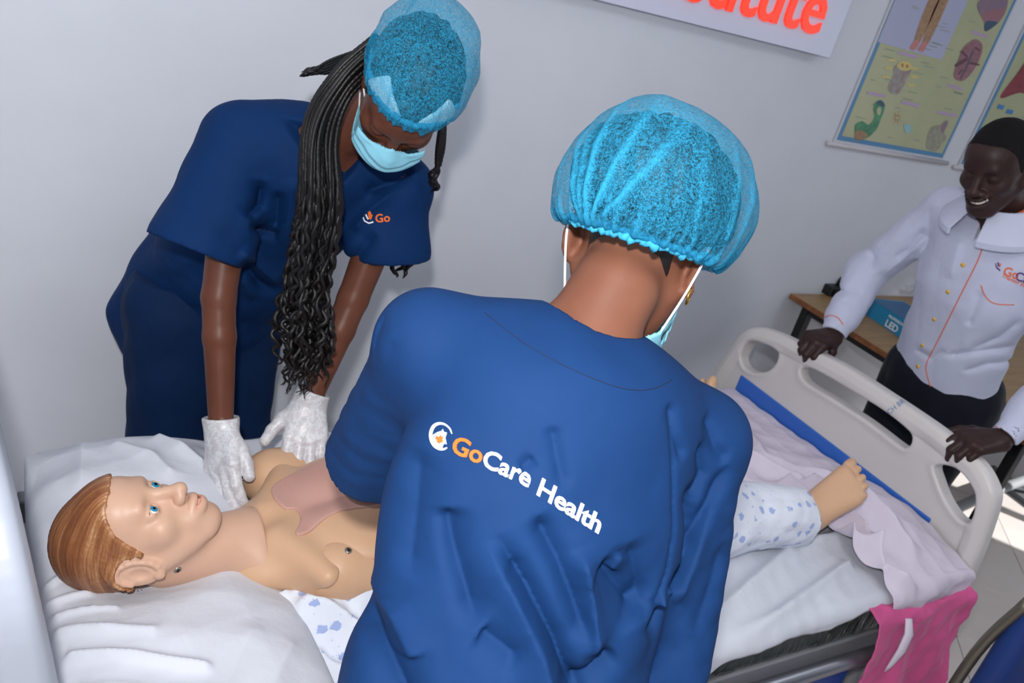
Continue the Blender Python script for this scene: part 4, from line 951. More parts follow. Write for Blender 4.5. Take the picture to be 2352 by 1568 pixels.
def w2disp(P):
    backside = np.clip(((P - BP.astype(np.float32)) @ BN.astype(np.float32) + .10) / .06, 0, 1)
    d = 0
    Pp = P - ((P - BP.astype(np.float32)) @ BN.astype(np.float32))[:, None] * BN.astype(np.float32)
    for c_ in crs: d = d + c_(Pp)
    t_ = ((P - pel.astype(np.float32)) @ A2[2].astype(np.float32)) / float(np.linalg.norm(nk - pel))
    loose = np.clip((.85 - t_) / .4, .12, 1)
    return d * backside + ffo(P) * loose
s.disp(w2disp)
# folds round the sleeves
slv = fabric_folds(95, .004, None, (30, 30, 30))
s.disp(lambda P: slv(P) * np.clip(1 - np.minimum(cone(J2['shl'] + ul * .4, J2['shl'] + ul * .9, .05)(P), cone(J2['shr'] + ur * .3, J2['shr'] + ur * 1.0, .05)(P)) / .05, 0, 1))
# seams pressed into the cloth: armhole and neck facing
am = Z5([(1345, 470), (1335, 700), (1335, 950), (1300, 1100), (1240, 1230)]); onp = lambda f_: (lambda P: f_(P - ((P - BP.astype(np.float32)) @ BN.astype(np.float32))[:, None] * BN.astype(np.float32)) * (((P - BP.astype(np.float32)) @ BN.astype(np.float32)) > -.12)); s.disp(onp(crease(am, .004, .004))); al = Z5([(300, 190), (240, 330), (215, 480), (205, 700)]); s.disp(onp(crease(al, .004, .004)))
fac = Z5([(690, 170), (800, 260), (950, 340), (1120, 405), (1250, 425), (1390, 410)])
for u_, v_ in zip(fac[:-1], fac[1:]): pass
# openings
hd = J2['head']; nb = nk - A2[2] * .02; nt = hd + np.array((0, -.035, -.075)) @ J2['HA']; nd = unit(nt - nb)
s.cut(half(nk + nd * .028 - A2[1] * .0, nd), .004)
s.sub(cone(nk + nd * .00, nk + nd * .09, .0585, .066), .004)
s.sub(cone(J2['shl'] + ul * .79, J2['shl'] + ul * 1.1, .046, .055), .003); s.cut(half(J2['shl'] + ul * .86, ul)); 
hem_r = half(J2['shr'] + ur * 1.08, ur); s.ops.append(('&', lambda P: np.where((P - J2['shr'].astype(np.float32)) @ A2[0].astype(np.float32) > -.06, hem_r(P), -1), 0))
s.cut(half(pel - V3(0, 0, .20), (0, 0, -1)))
top2 = sdf_obj('scrub_top', s, (.20, .20, .68), (1.05, 1.15, 1.52), .0037, M_NAVY, w2, tol=2.2)
# embroidered back print
bv2 = bvh_of(top2)
M_EW = mat('white_embroidery', 'F2F3F5', .6, bump=.6, bscale=700); M_EO = mat('orange_embroidery', 'F0701A', .6, bump=.6, bscale=700)
def lettering(txt, pts, size, m, name, off=.0012, parent=None, bvh=None, dirn=None, thick=.0012):
    """letters set one by one along a line of points lying on the cloth, then laid onto it"""
    parts = []; o, ex, ey = pts
    v, f = text_geo(txt, 1.0, 0.02, off / size); w = v[:, 0].max(); sc = size
    P = [np.array(o) + ex * p[0] * sc + ey * p[1] * sc for p in v]
    P = wrap_points(P, bvh, dirn, .0006)
    P = [np.array(p) - np.array(dirn) * (thick if q[2] > 0 else -.001) for p, q in zip(P, v)]
    return mesh_obj(name, P, f, m, parent, smooth=False)
# the line of letters bends with the cloth
def hit(bvh, x, y):
    h = bvh.ray_cast(Vector(tuple(C_POS)), Vector(tuple(ray(x, y)))); return (np.array(h[0]), np.array(h[1])) if h[0] is not None else None
BLX = np.array([1030, 1086, 1122, 1202, 1228, 1314, 1385.]); BLY = np.array([1034, 1058, 1075, 1112, 1132, 1187, 1232.])
def cloth_word(txt, f0, f1, x_of, m, bvh, parent, hpx=57):
    v, f = text_geo(txt, 1.0, 0.02, .022); P = []
    for p in v:
        bx_ = x_of(p[0]); by_ = np.interp(bx_, BLX, BLY); x = bx_ + p[1] * hpx * .34; y = by_ - p[1] * hpx * .94
        r_ = hit(bvh, x, y); P.append(r_[0] + r_[1] * (.0016 if p[2] > 0 else -.001))
    return mesh_obj('embroidered_lettering', P, f, m, parent, smooth=False)
fullw = text_geo('GoCare Health', 1.0)[0][:, 0].max(); x_full = lambda t: 1034 + (1372 - 1034) * t / fullw
advC = (text_geo('GoC', 1.0)[0][:, 0].max() - text_geo('C', 1.0)[0][:, 0].max())
cloth_word('Go', 0, 1, x_full, M_EO, bv2, top2); cloth_word('Care Health', 0, 1, lambda t: x_full(t + advC), M_EW, bv2, top2)
# emblem: open ring with a leaf-like patch and an orange cross
def strip_on(pts, wds, m, name):
    P = np.array(pts); T = np.gradient(P, axis=0); Nn = np.cross(T, BN); Nn /= np.linalg.norm(Nn, axis=1)[:, None]; wds = np.broadcast_to(wds, (len(P),))
    v = []; [v.extend([P[i] - Nn[i] * wds[i], P[i] + Nn[i] * wds[i]]) for i in range(len(P))]
    v = wrap_points(v, bv2, -BN, .0016); return mesh_obj(name, v, [(2 * i, 2 * i + 1, 2 * i + 3, 2 * i + 2) for i in range(len(P) - 1)], m, top2, smooth=False)
E3 = lambda L: [hit(bv2, 960 + a / 5.113, 940 + b / 5.113)[0] for a, b in L]
ringp = cr_path(E3([(395, 280), (370, 220), (310, 170), (240, 160), (180, 195), (148, 270), (150, 350), (185, 420), (240, 455), (300, 460), (340, 442)]), 4)
strip_on(ringp, np.interp(np.linspace(0, 1, len(ringp)), [0, .12, .5, .85, 1], [.0005, .0009, .0014, .0012, .0005]), M_EW, 'emblem_ring')
def patch(L, m, name, lift=.0014):
    bm = bmesh.new(); vs = [bm.verts.new(p) for p in wrap_points(E3(L), bv2, -BN, lift)]; bm.faces.new(vs); bmesh.ops.triangulate(bm, faces=bm.faces[:]); return bm_obj(name, bm, m, top2)
M_EG = mat('pale_embroidery', 'AEB9CE', .7, var=.5, vscale=600)
patch([(165, 295), (215, 265), (270, 245), (290, 222), (302, 255), (340, 268), (322, 330), (338, 405), (305, 400), (285, 445), (230, 440), (185, 395), (165, 350)], M_EG, 'emblem_patch')
strip_on(E3([(205, 320), (240, 345), (285, 372)]), .0016, M_EO, 'emblem_cross'); strip_on(E3([(278, 312), (250, 345), (232, 385)]), .0016, M_EO, 'emblem_cross')
# facing seam stitched on the cloth
def stitch(path, name, m, parent, bvh, dirn, r=.0006):
    P = wrap_points(cr_path(path, 10), bvh, dirn, .0002); v, f = tube_geo(np.array(P), r, 5); return mesh_obj(name, v, f, m, parent)
M_ST = mat('dark_navy_thread', '0B1E40', .8)
stitch(fac, 'facing_seam', M_ST, top2, bv2, -BN)
# hair under the cap, cap, mask, earring
HA2 = J2['HA']; hc2 = J2['head']
to2 = at_frame(hc2, HA2); wh = wob(14, 120, 6, True)
def hair2(P):
    q = to2(P); d = ell((0, -.030, .054), (.101, .122, .073))(q); d = smin(d, ell((0, -.090, .035), (.06, .05, .05))(q), .05) + .003 * wh(q); return np.maximum(d, -.035 - q[:, 2] + .0 * d - .5 * (q[:, 1]) * 0)
def hair2n(P):
    q = to2(P); d = hs2(q) - .0012 + .0012 * wh(q); return np.maximum(np.maximum(d, hair_region(q)), np.maximum(-.050 - q[:, 2] + .008 * np.sin(q[:, 0] * 130), np.abs(q[:, 0]) - .05))
sdf_obj('hair', lambda P: np.minimum(hair2(P), hair2n(P)), hc2 - .19, hc2 + .19, .0032, M_HAIRB, w2)
cap2 = bouffant('surgical_cap', hc2, HA2, (.086, .108, -.014, .004), [(1, 0), (1.10, -.06), (1.26, .04), (1.36, .30), (1.28, .58), (1.02, .84), (.54, .98), (0, 1.0)], .139, w2, droop=(.0, -.030, .0), tilt=.44, seed=4,
                pleats=[(4.25, 3.8, .05, .8, 1.4), (4.35, 4.15, .05, .9, 1.6), (4.42, 4.6, .05, .8, 1.5), (4.3, 4.0, .04, .7, 1.3), (4.5, 5.0, .05, .7, 1.3), (5.9, 5.6, .05, .9, .8), (6.1, 5.95, .05, .9, .9), (.15, .1, .06, 1., .9), (.35, .3, .05, .8, .8), (5.5, 5.2, .04, .7, .6), (3.9, 3.6, .05, .7, .6), (.0, .05, .04, .7, .8)])
mk2 = face_mask(hc2, HA2, hs2, w2, seed=7)
ear = loc2w(hc2, HA2, (.079, -.010, -.040)); rg = [ear + np.array((0, math.cos(a) * .010, math.sin(a) * .010 - .006)) @ HA2 for a in np.linspace(0, 6.28, 18)[:-1]]
er = tube('earring', rg, .0014, mat('gold', 'C9A24A', .25, metal=1.0), w2, 7, closed=True)
# ================================================================ training manikin lying on the bed
mn = thing('training_manikin', 'life-size nursing manikin with moulded auburn hair lying on the bed', 'manikin', (1.0, 1.22, .64))
def vinyl(name, c1, c2, rough=.42):
    t = NT(name); co = t.coord(); t.l(t.ramp(t.noise(co, 4, 3), [(.3, srgb(c1)), (.7, srgb(c2))]), t.b.inputs['Base Color'])
    b = t.b; b.inputs['Roughness'].default_value = rough; b.inputs['Specular IOR Level'].default_value = .4; b.inputs['Subsurface Weight'].default_value = .1; b.inputs['Subsurface Radius'].default_value = (.012, .006, .003); b.inputs['Subsurface Scale'].default_value = .3
    return t.m
M_VN = vinyl('manikin_vinyl', 'CBA383', 'CFA989'); M_VH = vinyl('manikin_face_vinyl', 'CCA48D', 'CFA991'); M_VP = vinyl('manikin_chest_skin', 'C0958A', 'C49A8E')
mc = V3(.242, 1.206, .771); MA = frame((.261, -.065, .963), (-.946, .18, .269))
hs_m = head_local(dict(open=.0028, mouthw=.022, eyeo=.0062, ear=1.22, wide=.97))
tom = at_frame(mc, MA)
# head with neck flange
nk_a = loc2w(mc, MA, (0, -.030, -.060)); nk_b = V3(.432, 1.208, .722)
hd_s = Sdf(.02).add(placed(hs_m, mc, MA), 0).add(cone(nk_a, nk_b, .054, .060), .018)
hd_s.add(ell((.455, 1.207, .712), (.055, .085, .048)), .03)
hd_s.cut(lambda P: P[:, 0] - (.458 - 1.6 * (P[:, 1] - 1.207) ** 2 - .25 * np.abs(P[:, 2] - .74)), .003)
hd_s.disp(crease([loc2w(mc, MA, p) for p in ((.066, -.012, -.060), (.058, .01, -.088), (.038, .050, -.112), (.0, .076, -.128), (-.038, .05, -.112), (-.058, .01, -.088))], .0045, .0035))
def mlip(c):
    q = tom(c.astype(np.float32)); a = np.abs(q[:, 0]); return ((a < .022) & (np.abs(q[:, 2] + .0675) < .0075 - .14 * a) & (q[:, 1] > .078)).astype(int)
M_LIP = vinyl('manikin_lip', 'CF9A86', 'D6A38E', .35)
mh = sdf_obj('head', hd_s, mc - V3(.17, .16, .17), V3(.52, 1.36, .95), .0019, M_VH, mn, mats=[M_VH, M_LIP], classify=mlip)
# moulded painted hair
def hair_mat():
    t = NT('painted_auburn_hair'); at = t.n('ShaderNodeAttribute', attribute_name='strand'); f = t.noise(t.coord(), 70, 4)
    a = t.n('ShaderNodeMath', operation='ADD'); t.l(at.outputs['Fac'], a.inputs[0]); m = t.n('ShaderNodeMath', operation='MULTIPLY'); m.inputs[1].default_value = .25; t.l(f, m.inputs[0]); t.l(m.outputs[0], a.inputs[1])
    t.l(t.ramp(a.outputs[0], [(.12, srgb('6E4128')), (.45, srgb('8C5836')), (.72, srgb('AA774E')), (1.0, srgb('E0BE98'))]), t.b.inputs['Base Color']); t.b.inputs['Roughness'].default_value = .38; return t.m
ws1 = wob(60, 1, 7, False, (150, 26, 130)); ws2 = wob(61, 1, 6, True, (330, 40, 260))
def strand(q):
    # strands sweep back from the forehead and down the sides
    ang = np.arctan2(q[:, 0], q[:, 2] + .03); r = np.stack([ang * .42 + .9 * q[:, 1], q[:, 1] * .35, ang * .16], -1).astype(np.float32); return ws1(r) * .6 + ws2(r) * .5
def mhair(P):
    q = tom(P); g = hair_region(q) + .0022 * strand(q); d = hs_m(q) - .0050 + .0016 * strand(q)
    return smax(d, g, .004)
sdf_obj('moulded_hair', mhair, mc - .16, mc + .16, .0020, hair_mat(), mh, attr={'strand': lambda v: np.clip(.45 + .45 * strand(tom(v.astype(np.float32))) + .35 * np.clip(hair_region(tom(v.astype(np.float32))) / -.02 * -1 + .6, 0, .8), 0, 1)}, tol=1.5)
# eyes
def uv_sphere(c, r, A, m, name, parent, n=20, cap=None):
    V, F = [], []; th = np.linspace(0, cap or math.pi, n); ph = np.linspace(0, 2 * math.pi, 2 * n, endpoint=False)
    for t_ in th:
        for p_ in ph: V.append(np.array(c) + r * np.array((math.sin(t_) * math.cos(p_), math.cos(t_), math.sin(t_) * math.sin(p_))) @ np.array(A))
    k = 2 * n
    for i in range(n - 1):
        for j in range(k): F.append((i * k + j, i * k + (j + 1) % k, (i + 1) * k + (j + 1) % k, (i + 1) * k + j))
    return mesh_obj(name, V, F, m, parent)
M_EYE = mat('eye_white', 'E9E6E2', .15, .6); M_IRIS = mat('blue_iris', '1F7FA6', .12, .6, var=.35, vscale=500); M_PUP = mat('black_pupil', '050505', .1)
def eyes(c, A, parent, miris, gaze=(0, 1, 0)):
    for sx in (-1, 1):
        e = loc2w(c, A, (sx * .031, .0725, -.001)); B = frame(np.array(gaze) @ A, A[2]); ey = uv_sphere(e, .0128, B, M_EYE, 'eye', parent)
        uv_sphere(e, .01305, B, miris, 'iris', ey, 12, .50); uv_sphere(e, .0132, B, M_PUP, 'pupil', ey, 8, .2)
eyes(mc, MA, mh, M_IRIS, (.05, 1, -.03))
tv, tf = tube_geo(np.array([loc2w(mc, MA, p) for p in cr_path([(-.018, .079, -.066), (0, .090, -.0675), (.018, .079, -.066)], 6)]), .0036, 8); mesh_obj('teeth', tv, tf, mat('manikin_teeth', 'D9D6CC', .3), mh)
# eyebrow smudge and screws
M_SCR = mat('screw_metal', 'A8A49A', .3, metal=.9)
def screw(p, n, r=.0065):
    B = frame(n, (1, .1, .2)); o = tube('screw', [np.array(p) - B[1] * .002, np.array(p) + B[1] * .0012, np.array(p) + B[1] * .0022], [r, r, r * .7], M_SCR, mn, 14)
    for a in (B[0], B[2]): box('screw_slot', np.array(p) + B[1] * .0023, (r * .6, .0005, .0012), M_BLK, o, axes=(a, B[1], np.cross(a, B[1])), bevel=0)
# torso
tA = np.array([(0, -1, 0), (0, 0, 1), (-1, 0, 0)], float)
ts = Sdf(.05)
ts.add(ell((.70, 1.215, .712), (.19, .165, .088))); ts.add(ell((.56, 1.215, .712), (.10, .165, .070)), .06); ts.add(ell((.92, 1.22, .705), (.20, .135, .078)), .07); ts.add(ell((1.08, 1.225, .70), (.13, .165, .085)), .07)
for sy in (-1, 1): ts.add(ell((.66, 1.215 + sy * .075, .765), (.10, .075, .034)), .05); ts.add(cone((.475, 1.21 + sy * .04, .752), (.53, 1.21 + sy * .15, .752), .016), .04)
ts.add(ell((.455, 1.21, .705), (.07, .10, .042)), .05)
ts.disp(crease([(.49, 1.21, .79), (.60, 1.212, .80), (.80, 1.214, .80)], .03, .010))
ts.sub(cone((.565, 1.065, .72), (.62, 1.03, .72), .040, .055), .012); ts.sub(cone((.535, 1.41, .72), (.58, 1.44, .72), .055, .07), .02)
torso = sdf_obj('torso', ts, (.36, 1.0, .58), (1.25, 1.44, .83), .0032, M_VN, mn)
bvm = bvh_of(torso)
# chest overlay skin, a separate thin flap
cp = [(.50, 1.295), (.485, 1.26), (.495, 1.225), (.515, 1.215), (.515, 1.185), (.495, 1.150), (.515, 1.145), (.58, 1.165), (.70, 1.145), (.85, 1.12), (.98, 1.15), (.98, 1.32), (.85, 1.36), (.70, 1.345), (.58, 1.325)]
cps = poly_sdf2(sm(cp, 4))
sdf_obj('chest_overlay', lambda P: smax(smax(ts(P) - .0032, -(ts(P) + .002), .001), np.maximum(cps(P[:, 0], P[:, 1]), .74 - P[:, 2]), .0025), (.45, 1.08, .70), (1.02, 1.40, .84), .003, M_VP, torso)
# arms
def marm(sh, el, wr, side, name):
    s = Sdf(.03); sh, el, wr = map(np.array, (sh, el, wr)); s.add(ell(sh, (.066, .054, .054))); s.add(cone(sh, el, .050, .040), .03); s.add(cone(el, wr, .040, .028), .02)
    hp = hand_parts(wr, unit(wr - el), (0, .15 * side, 1), side, [(18, 22, 12)] * 4, 5); s.add(hand_sdf(hp, wr + unit(wr - el) * .08), .012)
    P = np.array([sh, el, wr]); return sdf_obj(name, s, P.min(0) - V3(.12, .12, .12), P.max(0) + V3(.28, .13, .26), .0035, M_VN, mn)
aR = marm((.568, 1.100, .725), (.84, 1.03, .705), (1.07, 1.04, .715), 1, 'arm'); aL = marm((.535, 1.395, .715), (.80, 1.450, .710), (.955, 1.425, .945), -1, 'arm')
bva = bvh_of(aR)
def hit(bvh, x, y):
    h = bvh.ray_cast(Vector(tuple(C_POS)), Vector(tuple(ray(x, y)))); return (np.array(h[0]), np.array(h[1])) if h[0] is not None else None
for (b_, x, y) in ((bva, 800, 1264), (bvh_of(mh), 408, 1308)):
    r_ = hit(b_, x, y)
    if r_ is not None: screw(r_[0], r_[1])
# legs and feet
_an = V3(1.790, 1.045, .715); _toe = V3(1.922, 1.072, .843)
def toe_leg(hip, kn, an, toe, across, ball_px, tip_px):
    """leg with a foot: balls and tips of the five toes from the big toe outwards, all in the plane of the instep"""
    hip, kn, an, toe = (np.array(q, float) for q in (hip, kn, an, toe)); s = Sdf(.04); s.add(cone(hip, kn, .078, .055)); m = kn + (an - kn) * .3; s.add(cone(kn, m, .054, .054)); s.add(cone(m, an, .054, .033))
    nf = np.cross(toe - an, across); F = lambda p: atPlane(p[0], p[1], an, nf); dn = unit(nf); dn = dn if dn[0] < 0 else -dn
    balls = [F(p) for p in ball_px]; tips = [F(p) for p in tip_px]
    s.add(ell(an + unit(an - kn) * .030 - unit(toe - an) * .022, (.032, .028, .028)), .03)
    for i, b in enumerate(balls):
        s.add(cone(an + (balls[i] - balls[2]) * .35 + dn * .004, b + dn * (.006 if i < 2 else .0), .026, (.019, .0165, .0155, .015, .0145)[i]), .022)
        r = (.0140, .0100, .0096, .0092, .0090)[i]; md = b + (tips[i] - b) * .55 + dn * .004
        s.add(cone(b, md, r * .95, r), .005); s.add(cone(md, tips[i] - unit(tips[i] - b) * r * .8, r, r * .95), .003)
    P = np.array([hip, kn, an, toe]); return sdf_obj('leg', s, P.min(0) - .14, P.max(0) + .14, .0030, M_VN, mn)
toe_leg((1.10, 1.145, .70), (1.45, 1.09, .72), _an, _toe, (0, -.08, -.03), [(1936, 1088), (1947, 1100), (1957, 1114), (1965, 1130), (1968, 1148)], [(1961, 1056), (1975, 1072), (1986, 1092), (1992, 1112), (1990, 1133)])
_an2 = V3(1.775, 1.48, .715)
toe_leg((1.10, 1.305, .70), (1.45, 1.40, .72), _an2, _an2 + V3(.05, .0, .14), (0, .08, 0), [(1632, 903), (1613, 905), (1599, 909), (1587, 914), (1578, 921)], [(1638, 864), (1614, 870), (1601, 879), (1590, 889), (1580, 900)])
# printed gown: opened around the shoulders, wrapped round the near leg
def gown_mat():
    t = NT('printed_gown_cotton'); co = t.coord(); v = t.n('ShaderNodeTexVoronoi', feature='F1'); v.inputs['Scale'].default_value = 30; v.inputs['Randomness'].default_value = .55; t.l(co, v.inputs['Vector'])
    nz = t.noise(co, 95, 3, .6); ad = t.n('ShaderNodeMath', operation='MULTIPLY_ADD'); t.l(nz, ad.inputs[0]); ad.inputs[1].default_value = .55; t.l(v.outputs['Distance'], ad.inputs[2])
    f = t.ramp(ad.outputs[0], [(.50, (1, 1, 1)), (.54, (0, 0, 0))]); big = t.n('ShaderNodeTexVoronoi', feature='F1'); big.inputs['Scale'].default_value = 60; t.l(co, big.inputs['Vector'])
    dots = t.ramp(big.outputs['Distance'], [(.09, (1, 1, 1)), (.11, (0, 0, 0))]); mx = t.mix(.5, f, dots, 'LIGHTEN')
    c = t.mix(mx, srgb('DCE2EE'), srgb('9FB0DC')); t.l(c, t.b.inputs['Base Color']); t.b.inputs['Roughness'].default_value = .85; n = t.bump(t.noise(co, 1200, 2), .12, .0006); t.bump(t.noise(co, 25, 3), .4, .01, n); return t.m
M_GWN = gown_mat()
gs = Sdf(.05); wg = fabric_folds(70, .007, None, (14, 26, 26)); wg2 = wob(72, 60, 6, True)
gs.add(cone((1.05, 1.14, .70), (1.46, 1.085, .715), .105, .092)); gs.add(cone((1.46, 1.085, .715), (1.755, 1.045, .708), .092, .072), .05); gs.add(cone((1.05, 1.31, .70), (1.40, 1.36, .70), .10, .08), .05); gs.add(ell((1.06, 1.225, .70), (.14, .19, .10)), .05); gs.add(ell((1.4, 1.22, .67), (.30, .14, .045)), .05)
gs.disp(lambda P: wg(P) + .0014 * wg2(P)); gs.sub(cone((1.70, 1.048, .713), (1.84, 1.04, .713), .050, .068), .004); gs.cut(half((1.755, 1.05, .71), (1, -.10, .05))); gs.cut(half((.93, 0, 0), (-1, 0, 0))); gs.cut(half((0, 0, ZB + .006), (0, 0, -1)), .01)
gw_ = sdf_obj('gown', gs, (.9, .9, .6), (1.82, 1.50, .85), .0048, M_GWN, mn, tol=1.5)
gr = ridges([([(.50, 1.06), (.60, .98), (.66, .88)], .020, .03), ([(.56, 1.07), (.68, 1.0), (.75, .95)], .018, .035), ([(.48, 1.0), (.55, .92), (.62, .84)], .014, .022), ([(.60, .98), (.56, .90)], .014, .03), ([(.66, .96), (.64, .86), (.70, .80)], .016, .025), ([(.44, 1.10), (.55, 1.09), (.70, 1.04)], .020, .028), ([(.72, .98), (.74, .84)], .02, .02)])
gb = cloth('gown_back', M_GWN, None, lambda y: .43 + .12 * np.clip((1.0 - y) / .2, 0, 1) + .012 * np.sin(y * 45), .95, 150, 1.30, 1, 170, lambda x, y: ZB + .014 + .055 * np.exp(-((y - 1.06) / .055) ** 2) * np.exp(-((x - .62) / .18) ** 2), .79, lambda x: .12 + .03 * np.sin(x * 30), 75, .010, 34, extra=gr)
place(gb, gw_)
# ================================================================ student on the far side, bending over the manikin
J1 = dict(pel=V3(.505, 1.92, .865), neck=V3(.605, 1.605, 1.365), shr=V3(.462, 1.675, 1.325), shl=V3(.762, 1.585, 1.285))
def spin(v, th):                                                   # turn about the line of sight
    v = np.array(v, float); return v * math.cos(th) + np.cross(C_FWD, v) * math.sin(th) + C_FWD * np.dot(C_FWD, v) * (1 - math.cos(th))
J1['head'] = V3(.653, 1.414, 1.502) + C_X * .010 - C_Y * .003; J1['HA'] = frame(spin((-.076, -.642, -.763), .26), spin((-.195, -.74, .643), .26))
J1['elr'] = V3(.425, 1.555, 1.04); J1['wrr'] = V3(.432, 1.452, .805); J1['ell'] = V3(.692, 1.535, 1.05); J1['wrl'] = V3(.612, 1.472, .845)
f1v = unit((.25, -.97, 0)); r1v = unit((-.97, -.25, 0)); J1 = up_leg(J1, J1['pel'], r1v, f1v, f1v)
w1 = thing('person', 'person in navy scrubs with long black braids and gloves bending over the manikin', 'person', (J1['pel'][0], J1['pel'][1], 0))
SK1 = skin('dark_brown_skin', '5A3527', '6A4031', .42, .05)
hs1 = head_local(dict(eyes=False, nose=1.15)); A1 = torso_frame(J1['pel'], J1['neck'], J1['shl'], J1['shr'])
b1 = body_sdf(J1, False, .90); b1.add(placed(hs1, J1['head'], J1['HA']), .02)
h1r = hand_parts(J1['wrr'], (-.10, -.78, -.62), (-.85, -.30, .30), 1, [(14, 16, 10), (14, 15, 10), (14, 15, 10), (14, 15, 10)], -4, ((.45, .85, -.35), (.12, .98, -.15)))
h1l = hand_parts(J1['wrl'], (-.22, -.72, -.66), (-.18, -.62, .76), -1, [(12, 20, 15), (10, 22, 15), (10, 22, 15), (12, 22, 15)], 3, ((.80, .60, -.15), (.45, .88, -.25)))
b1.add(hand_sdf(h1r, J1['wrr'] + V3(0, -.07, -.06)), .012); b1.add(hand_sdf(h1l, J1['wrl'] + V3(-.02, -.07, -.06)), .012)
lo, hi = bbox_of(J1); sdf_obj('body', b1, (lo[0], lo[1], .02), hi, .0046, SK1, w1)
Af1 = np.array([r1v, f1v, V3(0, 0, 1)])
trousers(J1, M_NAVY2, w1, 150, grow=.045, A=Af1, h=.0095); shoes(J1, f1v, M_SHOE, w1)
s = Sdf(.05); pel, nk = J1['pel'], J1['neck']; ax1 = lambda t, f=0, sd=0: pel + (nk - pel) * t + A1[1] * f + A1[0] * sd
s.add(ell(ax1(-.05, -.01), (.178, .150, .15), A1)); s.add(ell(ax1(.25), (.170, .125, .22), A1)); s.add(ell(ax1(.62, .0), (.168, .115, .19), A1), .06); s.add(ell(ax1(.84), (.145, .095, .09), A1), .06)
for S in 'lr': s.add(cone(nk + (J1['sh' + S] - nk) * .25 - A1[2] * .030, J1['sh' + S], .071, .062), .05)
s.add(cone((.43, 1.95, 1.0), (.335, 2.02, .775), .06, .028), .05); s.add(ell(ax1(-.28, .0), (.168, .135, .16), A1), .06)
vr = J1['elr'] - J1['shr']; vl = J1['ell'] - J1['shl']
sr_, sl_ = (atY(446, 575, 1.605) - J1['shr']), (atY(902, 585, 1.565) - J1['shl']); s.add(cone(J1['shr'] + sr_ * .05, J1['shr'] + sr_ * .92, .062, .094), .03); s.add(cone(J1['shl'] + sl_ * .05, J1['shl'] + sl_ * .92, .062, .080), .03)
s.add(cone(J1['shr'] + vr * .05, J1['shr'] + vr * .52, .058, .062), .03); s.add(cone(J1['shl'] + vl * .05, J1['shl'] + vl * .50, .060, .062), .03)
Z2 = lambda L, Y: [atY(260 + a / 2.1775, 380 + b / 2.1775, Y) for a, b in L]
def proj_crease(pts, nrm, o, w, d, depth=.09):
    o = np.array(o, np.float32); n = np.array(unit(nrm), np.float32); P2 = [np.array(p) - ((np.array(p) - o) @ n) * n for p in pts]; f = crease(P2, w, d)
    return lambda P: f(P - ((P - o) @ n)[:, None] * n) * np.clip(((P - o) @ n + depth) / .03, 0, 1)
VD = unit(-ray(600, 650))
for L, w_, d_ in (([(650, 480), (720, 570), (830, 660)], .012, .014), ([(640, 420), (740, 520), (840, 600)], .016, -.008), ([(680, 300), (760, 310), (840, 330)], .014, .010), ([(740, 60), (720, 180), (660, 260)], .014, .010), ([(830, 120), (820, 300)], .012, .008), ([(900, 60), (880, 250), (860, 420)], .016, -.006),
                  ([(330, 480), (370, 600), (330, 720)], .016, .010), ([(280, 520), (300, 640), (210, 760)], .016, -.007), ([(600, 700), (700, 790), (800, 800)], .018, .008), ([(620, 820), (700, 880), (680, 1000)], .018, .009), ([(640, 560), (700, 700)], .014, -.006), ([(260, 840), (300, 940), (420, 1020)], .02, .008), ([(1250, 130), (1400, 90), (1500, 20)], .014, .010), ([(1200, 330), (1260, 240), (1400, 130)], .012, -.006), ([(1150, 600), (1200, 480), (1300, 340)], .014, .008)):
    s.disp(proj_crease(Z2(L, 1.55), VD, atY(600, 600, 1.62), w_ * 1.1, d_ * 1.7, .14))
s.disp(fabric_folds(160, .0055, A1, (24, 24, 9)))
hd1 = J1['head']; nt1 = hd1 + np.array((0, -.035, -.075)) @ J1['HA']; nd1 = unit(nt1 - nk)
qa_ = (atY(782, 462, 1.50) - nk) @ A1.T
def vneck(P):
    q = (P - nk.astype(np.float32)) @ A1.T.astype(np.float32); fr_ = (q[:, 2] - qa_[2]) / (-qa_[2]); v = (np.abs(q[:, 0] - qa_[0] * (1 - fr_)) - .062 * fr_) * .85; return np.maximum(v, .015 - q[:, 1])
s.sub(vneck, .004); s.sub(cone(nk - nd1 * .01, nk + nd1 * .045, .054, .054), .004)
s.sub(cone(J1['shr'] + sr_ * .80, J1['shr'] + sr_ * 1.3, .070, .100), .003); s.sub(cone(J1['shl'] + sl_ * .80, J1['shl'] + sl_ * 1.3, .058, .088), .003)
s.cut(half(J1['shr'] + vr * .86, vr)) if False else None
def sleeve_end(J, S, v, t):
    h = half(J['sh' + S] + v * t, v); c_ = np.array(J['sh' + S] + v * .9, np.float32); return lambda P: np.where(((P - c_) ** 2).sum(1) < .19 ** 2, np.where(cone(J['sh' + S], J['sh' + S] + v * 1.5, .112)(P) < 0, h(P), -1), -1)
s.cut(sleeve_end(J1, 'r', sr_, 1.0)); s.cut(sleeve_end(J1, 'l', sl_, 1.0))
s.cut(half(pel - A1[2] * .25 + A1[1] * .0, -A1[2] - A1[1] * .15))
top1 = sdf_obj('scrub_top', s, (.1, 1.30, .62), (1.05, 2.22, 1.48), .0046, M_NAVY1, w1, tol=2.2)
bv1 = bvh_of(top1)
def on_cloth(bvh, x, y, lift=.0012):
    r_ = hit(bvh, x, y)
    return None if r_ is None else r_[0] - unit(ray(x, y)) * lift
